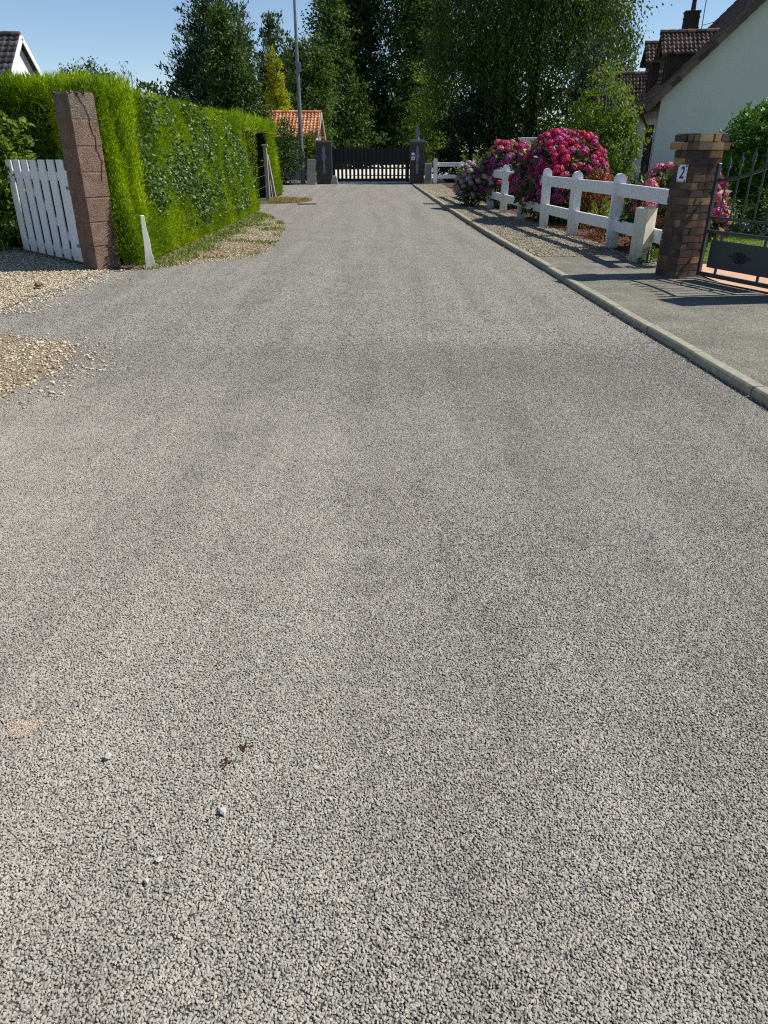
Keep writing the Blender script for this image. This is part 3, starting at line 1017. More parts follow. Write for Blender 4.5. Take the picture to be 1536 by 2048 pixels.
# centre group behind the driveway gate
tree('conifer_tree', 'tall dark conifer behind the left half of the black gate', (-2.7, 80), 22, 0.4,
     [(0, 0, 9, 3.6, 3.0, 8.5), (-0.3, 0, 15, 2.6, 2.4, 7), (1.0, 0, 4.5, 4.2, 3, 4.3), (-2.4, 0, 3.5, 2.6, 2, 3.4)], 1300, 36, 0.75, 0.36, M['conifer'], 0.35, 0.3, 0.17, limbs=30)
tree('tree', 'leafy green tree overhanging the left side of the tall dark conifer', (-4.2, 74), 15, 0.25,
     [(0, 0, 6.5, 1.7, 1.6, 5.5), (-0.6, 0, 11.5, 1.5, 1.4, 3.6), (0.8, 0, 3.2, 2.6, 1.6, 3.2)], 600, 32, 0.55, 0.28, M['mid_leaf'], 0.2, 0.35, 0.25)
tree('tree', 'tall leafy tree directly above the right half of the black gate', (3.4, 78), 20, 0.35,
     [(0, 0, 9, 3.2, 2.8, 7.5), (-0.4, 0, 15, 2.8, 2.6, 6), (0.6, 0, 3.6, 3.8, 2.6, 3.6)], 1250, 36, 0.7, 0.32, M['mid_leaf'], 0.25, 0.3, 0.2, limbs=30)
tree('tree', 'lighter green leafy tree above the right brick gate pillar', (2.9, 56), 9, 0.14,
     [(0, 0, 4.2, 1.3, 1.2, 3.2), (0.2, 0, 2.6, 1.5, 1.3, 2.0)], 230, 32, 0.36, 0.18, M['bright_leaf'], 0.4, 0.4, 0.22)
tree('yew_bush', 'broad dark evergreen bush right of the gate pillar', (4.75, 43.6), 4.2, 0.15,
     [(0, 0, 2.0, 2.0, 1.3, 2.3), (0.4, 0, 2.9, 1.4, 1.1, 1.4), (2.4, 0.3, 1.6, 1.4, 1.2, 1.9), (-1.0, -0.3, 0.8, 1.0, 0.8, 0.9), (3.6, 0, 1.0, 1.2, 1.0, 1.3), (0.4, -0.4, 0.7, 1.6, 0.8, 0.9)], 860, 36, 0.30, 0.13, M['yew'], cat='shrub', surf=0.6, limbs=8)

# the big weeping birch: blobs plus hanging strands
bx, by = 8.3, 46.5
root = tree('weeping_birch', 'huge weeping birch with trailing branches, right of the centre', (bx, by), 17, 0.42,
            [(0, 0, 10.5, 5.4, 4.6, 5.0), (-3.2, 0, 8.0, 2.9, 2.6, 5.4), (2.8, 0, 8.0, 2.6, 2.4, 5.2), (-1.0, 0, 5.4, 3.6, 2.8, 3.6)], 1150, 36, 0.62, 0.22, M['willow'], 0.7, 0.35, 0.14, limbs=44,
            trunks=((-1.9, -0.2), (-1.2, 0.3), (0.2, 0.4)), aspect=0.5)
Ps, Vs = [], []
for i in range(1150):
    a = random.uniform(0, 2 * math.pi)
    rr = random.uniform(0.45, 1.02)
    x, y = math.cos(a) * 5.6 * rr, math.sin(a) * 4.7 * rr
    if x < -3: x -= random.uniform(0, 0.7)
    ztop = 4.2 + 9.5 * math.sqrt(max(0, 1 - (rr * 0.93) ** 2)) * random.uniform(0.45, 1)
    ln = random.uniform(1.4, 4.6) * (0.7 + 0.5 * rr)
    m_ = int(ln * 13)
    z = ztop - np.linspace(0, ln, m_)
    sway = rng.normal(0, 0.2, 2)
    t = np.linspace(0, 1, m_)
    q = np.stack([x + sway[0] * t + rng.normal(0, 0.10, m_), y + sway[1] * t + rng.normal(0, 0.10, m_), z], 1)
    q = q[q[:, 2] > 1.3]
    Ps.append(q)
    Vs.append(np.full(len(q), random.random()))
P = np.concatenate(Ps)
cv = np.concatenate(Vs)
n = len(P)
D = rng.normal(0, 0.45, (n, 3)) + np.array([0, 0, -1])
Nn = rng.normal(0, 1, (n, 3)) + np.array([0.2, -0.4, 0.3])
L = rng.uniform(0.11, 0.2, n)
leaves('hanging_branches', P, D, Nn, L, L * 0.5, M['willow'], root, (0.6 * cv + 0.4 * rng.random(n)))

tree('weeping_tree', 'smaller light green weeping tree beside the house, right of the birch', (6.9, 25.6), 3.9, 0.07,
     [(0, 0, 2.7, 0.95, 0.9, 1.15), (0.15, 0, 1.5, 1.2, 1.1, 1.25), (-0.5, 0, 1.5, 1.0, 0.9, 1.2), (0.5, 0, 1.7, 0.7, 0.8, 1.1)], 430, 34, 0.20, 0.095, M['bright_leaf'], 1.2, 0.55, 0.12, limbs=18)
tree('tree', 'thin drooping birch at the right edge of the huge birch above the lower roof', (9.9, 39.5), 7.5, 0.1,
     [(0, 0, 5.0, 0.9, 0.9, 1.7), (-0.4, 0, 3.4, 1.0, 0.9, 1.9), (0.3, 0, 4.0, 0.7, 0.7, 1.5)], 170, 30, 0.26, 0.14, M['blue_leaf'], 1.0, 0.4, 0.2)
tree('bush', 'small bright leafy shrub behind the far end of the white fence', (4.1, 36.0), 1.5, 0.03,
     [(0, 0, 0.75, 0.75, 0.4, 0.6), (0.9, 0, 0.65, 0.6, 0.4, 0.45)], 90, 26, 0.14, 0.10, M['bright_leaf'], cat='shrub', limbs=4)

# right garden
tree('laurel_bush', 'rounded glossy laurel bush behind the iron gate in front of the house', (8.2, 16.6), 2.6, 0.07,
     [(0, 0, 1.45, 1.2, 1.1, 1.15), (0.5, 0, 1.3, 1.3, 1.1, 1.25), (1.6, 0, 1.3, 1.1, 1.0, 1.3), (0.3, 0, 1.2, 0.7, 0.7, 0.9)], 2300, 32, 0.11, 0.075, M['laurel'], 0.1, 0.78, 0.035, cat='shrub', limbs=10)
tree('bush', 'dark low shrubbery under the laurel bush behind the iron gate', (7.6, 15.0), 0.9, 0.04,
     [(0, 0, 0.42, 0.9, 0.5, 0.42), (1.5, 0, 0.42, 0.9, 0.5, 0.42), (-0.9, 0.3, 0.35, 0.5, 0.4, 0.4)], 200, 28, 0.12, 0.07, M['dark_leaf'], cat='shrub', limbs=4)
tree('bush', 'low dark border shrubs along the foot of the white house wall', (9.6, 26.6), 1.3, 0.04,
     [(0, 0, 0.5, 1.2, 0.4, 0.55), (2.3, 0, 0.45, 1.3, 0.4, 0.5), (4.8, 0, 0.5, 1.5, 0.4, 0.55), (-2.0, -0.2, 0.5, 1.0, 0.5, 0.5)], 230, 26, 0.16, 0.09, M['dark_leaf'], cat='shrub', limbs=6)
tree('bush', 'yellow-green leafy plant behind the white fence right of the crimson hydrangea', (4.45, 15.0), 0.75, 0.02,
     [(0, 0, 0.42, 0.38, 0.4, 0.30), (0.3, 0.2, 0.35, 0.3, 0.3, 0.3)], 80, 24, 0.08, 0.09, M['bright_leaf'], cat='plant', up=0.8, aspect=0.3, limbs=4)
tree('bush', 'broad-leaved bush with sunlit top left of the picket gate', (-6.95, 13.45), 2.1, 0.05,
     [(0, 0, 1.3, 0.95, 0.5, 0.85), (-0.5, 0, 0.9, 0.9, 0.5, 0.85), (0.25, 0, 0.6, 0.5, 0.4, 0.45)], 330, 24, 0.14, 0.11, M['bright_leaf'], 0.3, 0.6, 0.14, cat='shrub', limbs=14)
tree('bush', 'small green sprouts at the foot of the cream post', (4.0, 11.35), 0.3, 0.01,
     [(0, 0, 0.16, 0.16, 0.12, 0.14)], 16, 14, 0.05, 0.05, M['laurel'], cat='plant', limbs=3)
tree('bush', 'yellow-leaved flowering plant between the cream post and brick pillar', (4.15, 11.0), 0.8, 0.01,
     [(0, 0, 0.22, 0.16, 0.12, 0.20), (0.02, 0, 0.55, 0.12, 0.12, 0.26)], 46, 16, 0.05, 0.06,
     leaf_mat('yellow_petals', (0.45, 0.40, 0.02), (0.62, 0.56, 0.05), (0.80, 0.76, 0.25), 0.3), cat='plant', limbs=4)

# distant woodland band
P, out, cv, Cc = crown_points([(x, 104 + 4 * math.sin(x), 3.0 + 1.2 * math.sin(x * 0.37), 5, 4, 4.5 + math.sin(x * 0.9)) for x in range(-110, 130, 6)], 2600, 16, 1.2, 0.4, 0.2)
P[:, 2] = np.maximum(P[:, 2], 0.1)
n = len(P)
o = leaves('woodland', P, out + rng.normal(0, 0.6, (n, 3)), rng.normal(0, 1, (n, 3)) + np.array([0, -0.3, 0.8]), rng.uniform(0.45, 0.8, n), rng.uniform(0.3, 0.5, n), M['dark_leaf'], None, cv)
tag(o, 'far belt of dark trees closing the view behind the gardens', 'woodland', kind='stuff')


# grass: verge weeds, dry grass tongue, lawn
def grass(name, label, X, Y, z, hgt, wd, material, lean=0.35):
    n = len(X)
    P = np.stack([X, Y, np.broadcast_to(z, (n,))], 1)
    D = np.stack([rng.normal(0, lean, n), rng.normal(0, lean, n), np.ones(n)], 1)
    Nn = rng.normal(0, 1, (n, 3))
    Nn[:, 2] = 0.1
    o = leaves(name, P, D, Nn, rng.uniform(*hgt, n), rng.uniform(*wd, n), material, None)
    return tag(o, label, 'grass', kind='stuff')


M['grass'] = leaf_mat('grass_blades', (0.07, 0.13, 0.015), (0.14, 0.22, 0.025), (0.24, 0.30, 0.06), 0.35)
M['weed'] = leaf_mat('verge_weeds', (0.06, 0.12, 0.015), (0.13, 0.21, 0.03), (0.26, 0.27, 0.08), 0.3)
M['dry_grass'] = leaf_mat('dry_grass', (0.16, 0.14, 0.04), (0.32, 0.25, 0.10), (0.46, 0.30, 0.19), 0.3)
X, Y = scatter(verge, 60000)
band = np.exp(-((X + 3.42) / 0.22) ** 2) * (Y < 19) + 0.9 * np.exp(-((X + 3.3) / 0.3) ** 2) * (Y >= 19)
patch = ((smooth_noise(X, Y, 3.2, 14) > 0.12) & (X > -3.3) & (Y > 12.2)).astype(float) * 0.55
k = rng.random(len(X)) < (band * 0.75 + patch)
grass('weeds', 'green weeds and grass tufts along the foot of the tall hedge', X[k], Y[k], 0.0, (0.03, 0.09), (0.008, 0.02), M['weed'], 0.8)
Y = rng.uniform(2.5, 38, 5200)
X = np.interp(Y, ky_, kx_) + rng.choice([-0.012, 0.135], len(Y)) + rng.normal(0, 0.012, len(Y))
k = smooth_noise(X * 0, Y, 3.4, 55) > 0.30
grass('weeds', 'tiny weeds growing in the joints along the right kerb', X[k], Y[k], np.where(X[k] > np.interp(Y[k], ky_, kx_) + 0.05, 0.066, 0.0), (0.012, 0.045), (0.005, 0.010), M['weed'], 0.8)
X, Y = scatter(verge, 30000)
k = (smooth_noise(X, Y, 2.6, 77) > 0.05) & (X > -3.5) & (Y > 12.0) & (rng.random(len(X)) < 0.45)
grass('dry_grass', 'straw-coloured dry grass on the gravel verge below the hedge', X[k], Y[k], 0.0, (0.02, 0.06), (0.008, 0.018), M['dry_grass'], 1.0)
X, Y = scatter([(-3.9, 26.3), (-3.0, 25.9), (-2.5, 27.2), (-2.8, 28.1), (-4.2, 28.6)], 5000)
grass('dry_grass', 'yellowed grass tongue at the foot of the concrete post', X, Y, 0.0, (0.04, 0.14), (0.012, 0.025), M['dry_grass'], 0.7)
X, Y = scatter([(4.8, 11.5), (13, 11.4), (14, 20), (5.8, 20), (5.2, 15)], 65000)
k = rng.random(len(X)) < 0.55 + 0.45 * (Y < 15)
grass('lawn_grass', 'sunlit bright green lawn behind the iron gate', X[k], Y[k], FP - 0.012, (0.02, 0.05), (0.006, 0.012), M['grass'])
X, Y = scatter([(3.6, 12.5), (4.2, 11.3), (4.8, 11.5), (5.3, 15), (5.6, 24), (3.6, 24), (3.75, 17.1)], 14000)
o = stones('mulch_chips', np.stack([X, Y, np.full(len(X), FP - 0.01)], 1), rng.uniform(0.02, 0.05, len(X)), M['mulch'], 0.4)
tag(o, 'reddish bark mulch on the flower bed behind the white fence', 'mulch', kind='stuff')


# ------------------------------------------------------------------ hydrangeas
def petal_mat(name, a, b, c):
    return leaf_mat(name, a, b, c, 0.22, 0.55, 0.25)


PM = {
    'crimson': petal_mat('crimson_petals', (0.34, 0.012, 0.06), (0.56, 0.025, 0.12), (0.72, 0.08, 0.22)),
    'magenta': petal_mat('magenta_petals', (0.28, 0.02, 0.12), (0.48, 0.055, 0.24), (0.66, 0.18, 0.40)),
    'purple': petal_mat('purple_petals', (0.10, 0.018, 0.09), (0.21, 0.05, 0.18), (0.38, 0.16, 0.32)),
    'pink': petal_mat('pink_petals', (0.42, 0.08, 0.17), (0.60, 0.17, 0.28), (0.78, 0.36, 0.45)),
    'lilac': petal_mat('pale_lilac_petals', (0.34, 0.26, 0.36), (0.48, 0.38, 0.46), (0.66, 0.56, 0.52)),
    'rust': petal_mat('faded_rust_petals', (0.12, 0.045, 0.02), (0.22, 0.09, 0.04), (0.34, 0.16, 0.07)),
}


def head_mesh(key, variant):
    n = 190
    d = unit(np.random.default_rng(variant * 13 + 5).normal(0, 1, (n, 3)))
    r_ = np.random.default_rng(variant * 7 + 1)
    d[:, 2] = np.where(d[:, 2] < -0.55, -d[:, 2], d[:, 2])
    P = d * np.array([1, 1, 0.78]) * (0.82 + 0.16 * r_.random((n, 1)))
    t = unit(np.cross(d, r_.normal(0, 1, (n, 3))))
    o = leaves('head', P - t * 0.17, t + d * 0.15, d + r_.normal(0, 0.22, (n, 3)), 0.30, 0.29, PM[key], None, r_.random(n), 0.06)
    me = o.data
    bpy.data.objects.remove(o)
    # a closed ball of buds under the florets
    import bmesh as bm__
    q = bm__.new()
    q.from_mesh(me)
    lay = q.faces.layers.float.get('v')
    k0 = len(q.faces)
    bm__.ops.create_icosphere(q, subdivisions=1, radius=0.80, matrix=Matrix.Diagonal((1, 1, 0.76, 1)))
    q.faces.ensure_lookup_table()
    for f_ in q.faces[k0:]:
        f_[lay] = 0.1
    q.to_mesh(me)
    q.free()
    return me


HEADS = {k: [head_mesh(k, i) for i in range(3)] for k in PM}
M['hyd_leaf'] = leaf_mat('hydrangea_leaves', (0.03, 0.07, 0.015), (0.06, 0.12, 0.025), (0.14, 0.20, 0.05), 0.2, 0.45)


def hydrangea(label, base, rx, ry, h, count, hs, colour, cover=1.0, nleaf=3000):
    bx, by = base
    root = tag(empty('hydrangea', (bx, by, FP - 0.02)), label, 'hydrangea')
    zc = h * 0.46
    # stems
    mb = MB()
    for i in range(14):
        a = random.uniform(0, 6.28)
        e = Vector((math.cos(a) * rx * 0.6, math.sin(a) * ry * 0.6, h * 0.7))
        mb.tube([(e.x * 0.15, e.y * 0.15, 0), (e.x * 0.6, e.y * 0.6, h * 0.35), e], [0.016, 0.012, 0.006], 5)
    mb.build('stems', M['bark'], root)
    d = unit(rng.normal(0, 1, (nleaf, 3)))
    lump = 1 + 0.07 * smooth_noise(d[:, 0] * 3, d[:, 2] * 3 + d[:, 1] * 2, 2, 8)
    rad = (0.45 + 0.52 * rng.random(nleaf) ** 0.5) * lump
    P = d * np.array([rx, ry, h - zc]) * rad[:, None] + np.array([0, 0, zc])
    P[:, 2] = np.where(P[:, 2] < 0.04, rng.uniform(0.04, zc, nleaf), P[:, 2])
    D = d * 0.5 + rng.normal(0, 0.5, (nleaf, 3)) + np.array([0, 0, -0.2])
    L = rng.uniform(0.08, 0.16, nleaf)
    leaves('foliage', P, D, d + rng.normal(0, 0.5, (nleaf, 3)) + np.array([0, 0, 0.4]), L, L * 0.6, M['hyd_leaf'], root)
    # heads: spiral over the mound, skipping some
    ga = math.pi * (3 - 5 ** 0.5)
    for i in range(count):
        u = (i + 0.5) / count
        cz = 1 - u * 1.42
        sr = math.sqrt(max(0, 1 - cz * cz))
        a = i * ga + random.uniform(-0.1, 0.1)
        dv = Vector((math.cos(a) * sr, math.sin(a) * sr, cz))
        if random.random() > cover or (cz < -0.15 and random.random() < 0.35):
            continue
        q = 1 + 0.06 * math.sin(dv.x * 7 + bx) + random.uniform(-0.07, 0.05)
        cone = 1 - 0.16 * max(0, dv.z)
        p = Vector((dv.x * rx * q * cone, dv.y * ry * q * cone, zc + dv.z * (h - zc - hs * 0.3) * q))
        if p.z < hs * 0.9:
            continue
        key = colour(dv, p)
        o = bpy.data.objects.new('flower_head', random.choice(HEADS[key]))
        link(o, root)
        s = hs * random.uniform(0.75, 1.2)
        o.scale = (s, s, s)
        o.location = p
        o.rotation_euler = (random.gauss(0, 0.3) - dv.y * 0.7, random.gauss(0, 0.3) + dv.x * 0.7, random.uniform(0, 6.28))
    return root


def col_big(d, p):
    if d.z < -0.02 and d.x > 0.25: return 'rust' if random.random() < 0.85 else 'crimson'
    if d.x > 0.1 and d.z < 0.25 and random.random() < 0.45: return 'rust'
    if d.x < -0.5 or d.z < 0.05: return random.choice(['magenta', 'magenta', 'crimson', 'purple'])
    return random.choice(['crimson', 'crimson', 'crimson', 'magenta', 'magenta'])


hydrangea('largest hydrangea, a high mound of crimson flower heads pushing over the white fence', (4.18, 18.5), 1.10, 1.3, 1.93, 260, 0.115, col_big, 0.97, 4200)
hydrangea('purple and magenta hydrangea left of the largest one, leaning over the fence', (3.62, 23.1), 0.88, 0.95, 1.78, 150, 0.115,
          lambda d, p: random.choice(['purple', 'purple', 'purple', 'magenta', 'lilac'] if d.z < 0.7 else ['magenta', 'pink', 'rust', 'crimson']), 0.9, 2600)
hydrangea('smallest hydrangea, pale lilac and cream flowers poking through the fence onto the footpath', (2.62, 23.7), 0.42, 0.5, 1.22, 60, 0.10,
          lambda d, p: 'lilac', 0.95, 900)
hydrangea('pink hydrangea growing behind the brick pillar and the fence end', (4.86, 12.75), 0.84, 0.70, 1.36, 95, 0.105,
          lambda d, p: random.choice(['pink', 'pink', 'magenta', 'magenta'] if d.z > -0.1 else ['magenta', 'pink', 'rust']), 0.9, 2400)
# rust coloured astilbe at the big hydrangea's right foot
root = tree('astilbe', 'rust-brown plumed flowers at the right foot of the largest hydrangea', (4.75, 17.0), 1.35, 0.02,
            [(0, 0, 0.75, 0.5, 0.45, 0.45), (0.15, 0, 0.55, 0.55, 0.5, 0.45)], 190, 24, 0.07, 0.055, PM['rust'], cat='flowering plant', up=0.5, limbs=8)
root = tree('bush', 'low red-flowered plants on the mulch under the white fence', (4.25, 14.6), 0.3, 0.01,
            [(0, 0, 0.12, 0.25, 0.5, 0.12), (0.1, -1.4, 0.12, 0.2, 0.4, 0.10)], 46, 16, 0.06, 0.05, PM['rust'], cat='plant', limbs=4)


# ------------------------------------------------------------------ white post-and-rail fences
def fence_post_mesh(h=1.18, wx=0.19, wy=0.15):
    mb = MB()
    r = wx / 2
    prof = [(-r, 0), (r, 0)] + [(r * math.cos(t), h - r + r * math.sin(t)) for t in [math.pi * i / 12 for i in range(13)]]
    n = len(prof)
    vs = [(x, -wy / 2, z) for x, z in prof] + [(x, wy / 2, z) for x, z in prof]
    fs = [tuple(range(n)), tuple(range(2 * n - 1, n - 1, -1))] + [(i, n + i, n + (i + 1) % n, (i + 1) % n) for i in range(n)]
    mb.add(vs, fs)
    return mb.mesh('post', M['white'])


def rail_between(root, a, b, org):
    for z, hh in ((0.94, 0.20), (0.38, 0.19)):
        mb = MB()
        A = Vector((a[0] - org[0], a[1] - org[1], z))
        B = Vector((b[0] - org[0], b[1] - org[1], z + random.uniform(-0.01, 0.01)))
        mb.beam(A, B, 0.06, hh)
        mb.build('rail', M['white'], root, bevel=0.006)


pm_ = fence_post_mesh()
pts = [(2.80, 28.5), (2.90, 26.6), (3.02, 24.7), (3.13, 22.8), (3.25, 21.0), (3.40, 19.05), (3.57, 17.1), (3.76, 15.2), (4.0, 13.3)]
froot = tag(empty('fence', (pts[0][0], pts[0][1], FP - 0.02)), 'long white post-and-rail fence with round-topped posts in front of the hydrangeas', 'fence')
org = pts[0]
for i, p in enumerate(pts):
    o = bpy.data.objects.new('post', pm_)
    link(o, froot)
    o.location = (p[0] - org[0], p[1] - org[1], random.uniform(-0.01, 0.01))
    o.rotation_euler = (random.gauss(0, 0.008), random.gauss(0, 0.008), -0.10 + random.gauss(0, 0.03))
for a, b in zip(pts, pts[1:] + [(4.13, 10.95)]):
    da = (Vector(b) - Vector(a)).normalized() * 0.07
    rail_between(froot, Vector(a) + da, Vector(b) - da * (1 if b in pts else 0), org)
froot = tag(empty('fence', (2.55, 39.1, FP - 0.02)), 'short white post-and-rail fence section at the far end of the footpath', 'fence')
for x in (0, 1.9):
    o = bpy.data.objects.new('post', pm_)
    link(o, froot)
    o.location = (x, 0, 0)
    o.rotation_euler = (0, 0, 0.02)
for z, hh in ((0.90, 0.19), (0.36, 0.17)):
    mb = MB()
    mb.beam((0.1, 0, z), (1.8, 0, z), 0.06, hh, up=(0, 0, 1))
    mb.build('rail', M['white'], froot, bevel=0.006)

# cream post
mb = MB()
r0 = tag(empty('wooden_post', (3.93, 11.52, FP - 0.02), R(33)), 'square cream post with peeling paint standing in front of the white fence end', 'post')
mb.box((0, 0, 0.385), (0.225, 0.225, 0.77))
mb.box((0, 0, 0.773), (0.19, 0.19, 0.012))
mb.build('post_body', M['cream_post'], r0, bevel=0.008)

# ------------------------------------------------------------------ brick pillar with number plate, iron gate
GA = math.atan2(-0.93, 0.37)     # direction of the gate line
PR = R(21.5)                    # pillar turned
pc = Vector((4.02, 10.16))
pil = tag(empty('brick_pillar', (pc.x, pc.y, FP - 0.02), PR), 'multicoloured brown brick gate pillar carrying the house number plate', 'pillar')
half = 0.2025
mb = MB()
mb.box((0, 0, 0.79), (half * 2 - 0.03, half * 2 - 0.03, 1.56))
mb.build('mortar_core', M['mortar'], pil)


def brick_mesh(name, L_, D_, H_, material, seed):
    r_ = random.Random(seed)
    mb_ = MB()
    mb_.box((0, 0, 0), (L_, D_, H_))
    mb_.v = [(x + r_.uniform(-0.002, 0.002), y + r_.uniform(-0.003, 0.003), z + r_.uniform(-0.0015, 0.0015)) for x, y, z in mb_.v]
    return mb_.mesh(name, material)


ch = 0.0905
BL = 0.1435
bm_ = {}
wts = [0.34, 0.28, 0.16, 0.03, 0.13, 0.06]
for mi in range(6):
    for L_ in (0.207, 0.098):
        bm_[(mi, L_)] = [brick_mesh('brick', L_ - 0.004, 0.10, ch - 0.010, BR[mi], s) for s in range(2)]


def put_brick(parent, x, y, z, rz, L_, mi=None):
    if mi is None:
        mi = random.choices(range(6), wts)[0]
    o = bpy.data.objects.new('brick', random.choice(bm_[(mi, L_)]))
    link(o, parent)
    o.location = (x + random.uniform(-0.003, 0.003), y + random.uniform(-0.003, 0.003), z)
    o.rotation_euler = (0, 0, rz + random.gauss(0, 0.008))


for c in range(17):
    z = ch * (c + 0.5)
    for side in range(4):
        rz = side * math.pi / 2
        cx, sx = math.cos(rz), math.sin(rz)
        lay = [(-0.099, 0.207), (0.0535, 0.098)] if c % 2 else [(0.099, 0.207), (-0.0535, 0.098)]
        for lx, L_ in lay:
            ly = -(half - 0.05)
            lx2 = lx
            put_brick(pil, lx2 * cx - ly * sx, lx2 * sx + ly * cx, z, rz, L_)
# corbelled cap: two oversailing courses
for lvl, ex, z in ((0, 0.05, ch * 17.5), (1, 0.022, ch * 18.5)):
    hh = half + ex
    for side in range(4):
        rz = side * math.pi / 2
        cx, sx = math.cos(rz), math.sin(rz)
        nseg = 2
        for q, L_ in ((-hh + 0.1035, 0.207), (-hh + 0.256, 0.098), (-hh + 0.354, 0.098)) if lvl == 0 else ((-hh + 0.104, 0.207), (-hh + 0.285, 0.098)):
            ly = -(hh - 0.05)
            put_brick(pil, q * cx - ly * sx, q * sx + ly * cx, z, rz, L_, random.choices(range(6), [0.2, 0.1, 0.15, 0.3, 0.05, 0.2])[0])
mb = MB()
mb.box((0, 0, ch * 18 - 0.003), (half * 2 - 0.12, half * 2 - 0.12, ch * 2 - 0.004))
mb.box((0, 0, ch * 19 + 0.003), (half * 2 + 0.02, half * 2 + 0.02, 0.008))
mb.box((0, 0, ch * 18.5), (half * 2 - 0.02, half * 2 - 0.02, ch - 0.02))
mb.build('cap_mortar', M['pale_mortar'], pil)

# number plate on the road-side face (local -X face)
pl = tag(empty('number_plate', (0, 0, 0)), 'white ceramic tile with a dark blue number 2 on the brick pillar', 'house number')
pl.matrix_world = Matrix.Translation((pc.x, pc.y, FP - 0.02)) @ Matrix.Rotation(PR, 4, 'Z') @ Matrix.Translation((-half - 0.009, 0.0, 1.275)) @ Matrix.Rotation(-math.pi / 2, 4, 'Z') @ Matrix.Scale(1.25, 4)
# local frame now: x along the face (as read), -y outwards
mb = MB()
mb.box((0, 0.0, 0), (0.135, 0.010, 0.165))
mb.build('tile', M['plate_white'], pl, bevel=0.003)
cu = bpy.data.curves.new('digit', 'FONT')
cu.body = '2'
cu.size = 0.155
cu.shear = 0.18
cu.align_x = 'CENTER'
cu.align_y = 'CENTER'
cu.extrude = 0.0007
cu.offset = 0.0035
tmp = bpy.data.objects.new('digit_tmp', cu)
C.objects.link(tmp)
bpy.context.view_layer.update()
me = bpy.data.meshes.new_from_object(tmp.evaluated_get(bpy.context.evaluated_depsgraph_get()))
bpy.data.objects.remove(tmp)
me.materials.clear()
me.materials.append(M['plate_blue'])
o = bpy.data.objects.new('digit', me)
link(o, pl)
o.location = (0, -0.0062, 0)
o.rotation_euler = (math.pi / 2, 0, 0)
o.scale = (0.82, 1, 1)
mb = MB()
rb = random.Random(3)
for sx in (-1, 1):
    for sz in (-1, 1):
        for q in range(4):
            mb.box((sx * (0.060 - 0.012 * (q % 2)), -0.0055, sz * (0.076 - 0.013 * (q // 2))), (0.007 + rb.random() * 0.006, 0.0016, 0.006 + rb.random() * 0.006))
for sx in (-1, 1):
    for q in range(3):
        mb.box((sx * 0.0625, -0.0055, -0.03 + q * 0.03), (0.005, 0.0016, 0.012))
for q in range(4):
    for sz in (-1, 1):
        mb.box((-0.03 + q * 0.02, -0.0055, sz * 0.0775), (0.010, 0.0016, 0.005))
mb.build('painted_border', M['plate_blue'], pl)

# iron gate leaf, hinged at the pillar, closed along the gate line
gate = tag(empty('iron_gate', (4.20, 9.93, FP - 0.02), GA), 'anthracite wrought-iron garden gate with spear tips hung on the brick pillar', 'gate')
GW = 1.28
mb = MB()
fr = 0.02
mb.box((0.02, 0, 0.72), (0.045, 0.045, 1.34))
mb.box((GW - 0.02, 0, 0.93), (0.045, 0.045, 1.76))
mb.box((GW / 2, 0, 0.075), (GW - 0.085, 0.04, 0.05))
mb.box((GW / 2, 0, 0.60), (GW - 0.085, 0.04, 0.04))
mb.box((GW / 2, 0, 0.765), (GW - 0.085, 0.035, 0.03))
mb.build('frame', M['iron'], gate, bevel=0.003)


def top_z(x):
    t = x / GW
    return 1.20 + 0.36 * t * t * (1.6 - 0.6 * t)


mb = MB()
N_ = 12
for i in range(N_):
    x0, x1 = GW * i / N_ * 0.97 + 0.02, GW * (i + 1) / N_ * 0.97 + 0.02
    mb.beam((x0, 0, top_z(x0)), (x1, 0, top_z(x1)), 0.035, 0.03, up=(0, 1, 0))
mb.build('top_rail', M['iron'], gate)
nb = 7
for i in range(1, nb):
    x = GW * i / nb
    zt = top_z(x) + 0.13
    mb = MB()
    mb.tube([(x, 0, 0.78), (x, 0, zt)], 0.011, 8)
    b_ = mb.build('bar', M['iron'], gate)
    mb = MB()
    mb.lathe((x, 0, zt), [(0.013, -0.012), (0.028, 0.0), (0.028, 0.010), (0.014, 0.018), (0.020, 0.038), (0.024, 0.062), (0.010, 0.105), (0.001, 0.155)], 8)
    for s in (-1, 1):
        pts_ = [(x + s * (0.012 + 0.020 * math.sin(t)), 0, zt + 0.004 + 0.030 * (1 - math.cos(t)) * 0.6) for t in np.linspace(0, 3.4, 7)]
        mb.tube(pts_, 0.0045, 5)
    mb.build('spear_tip', M['iron'], b_, smooth=False)
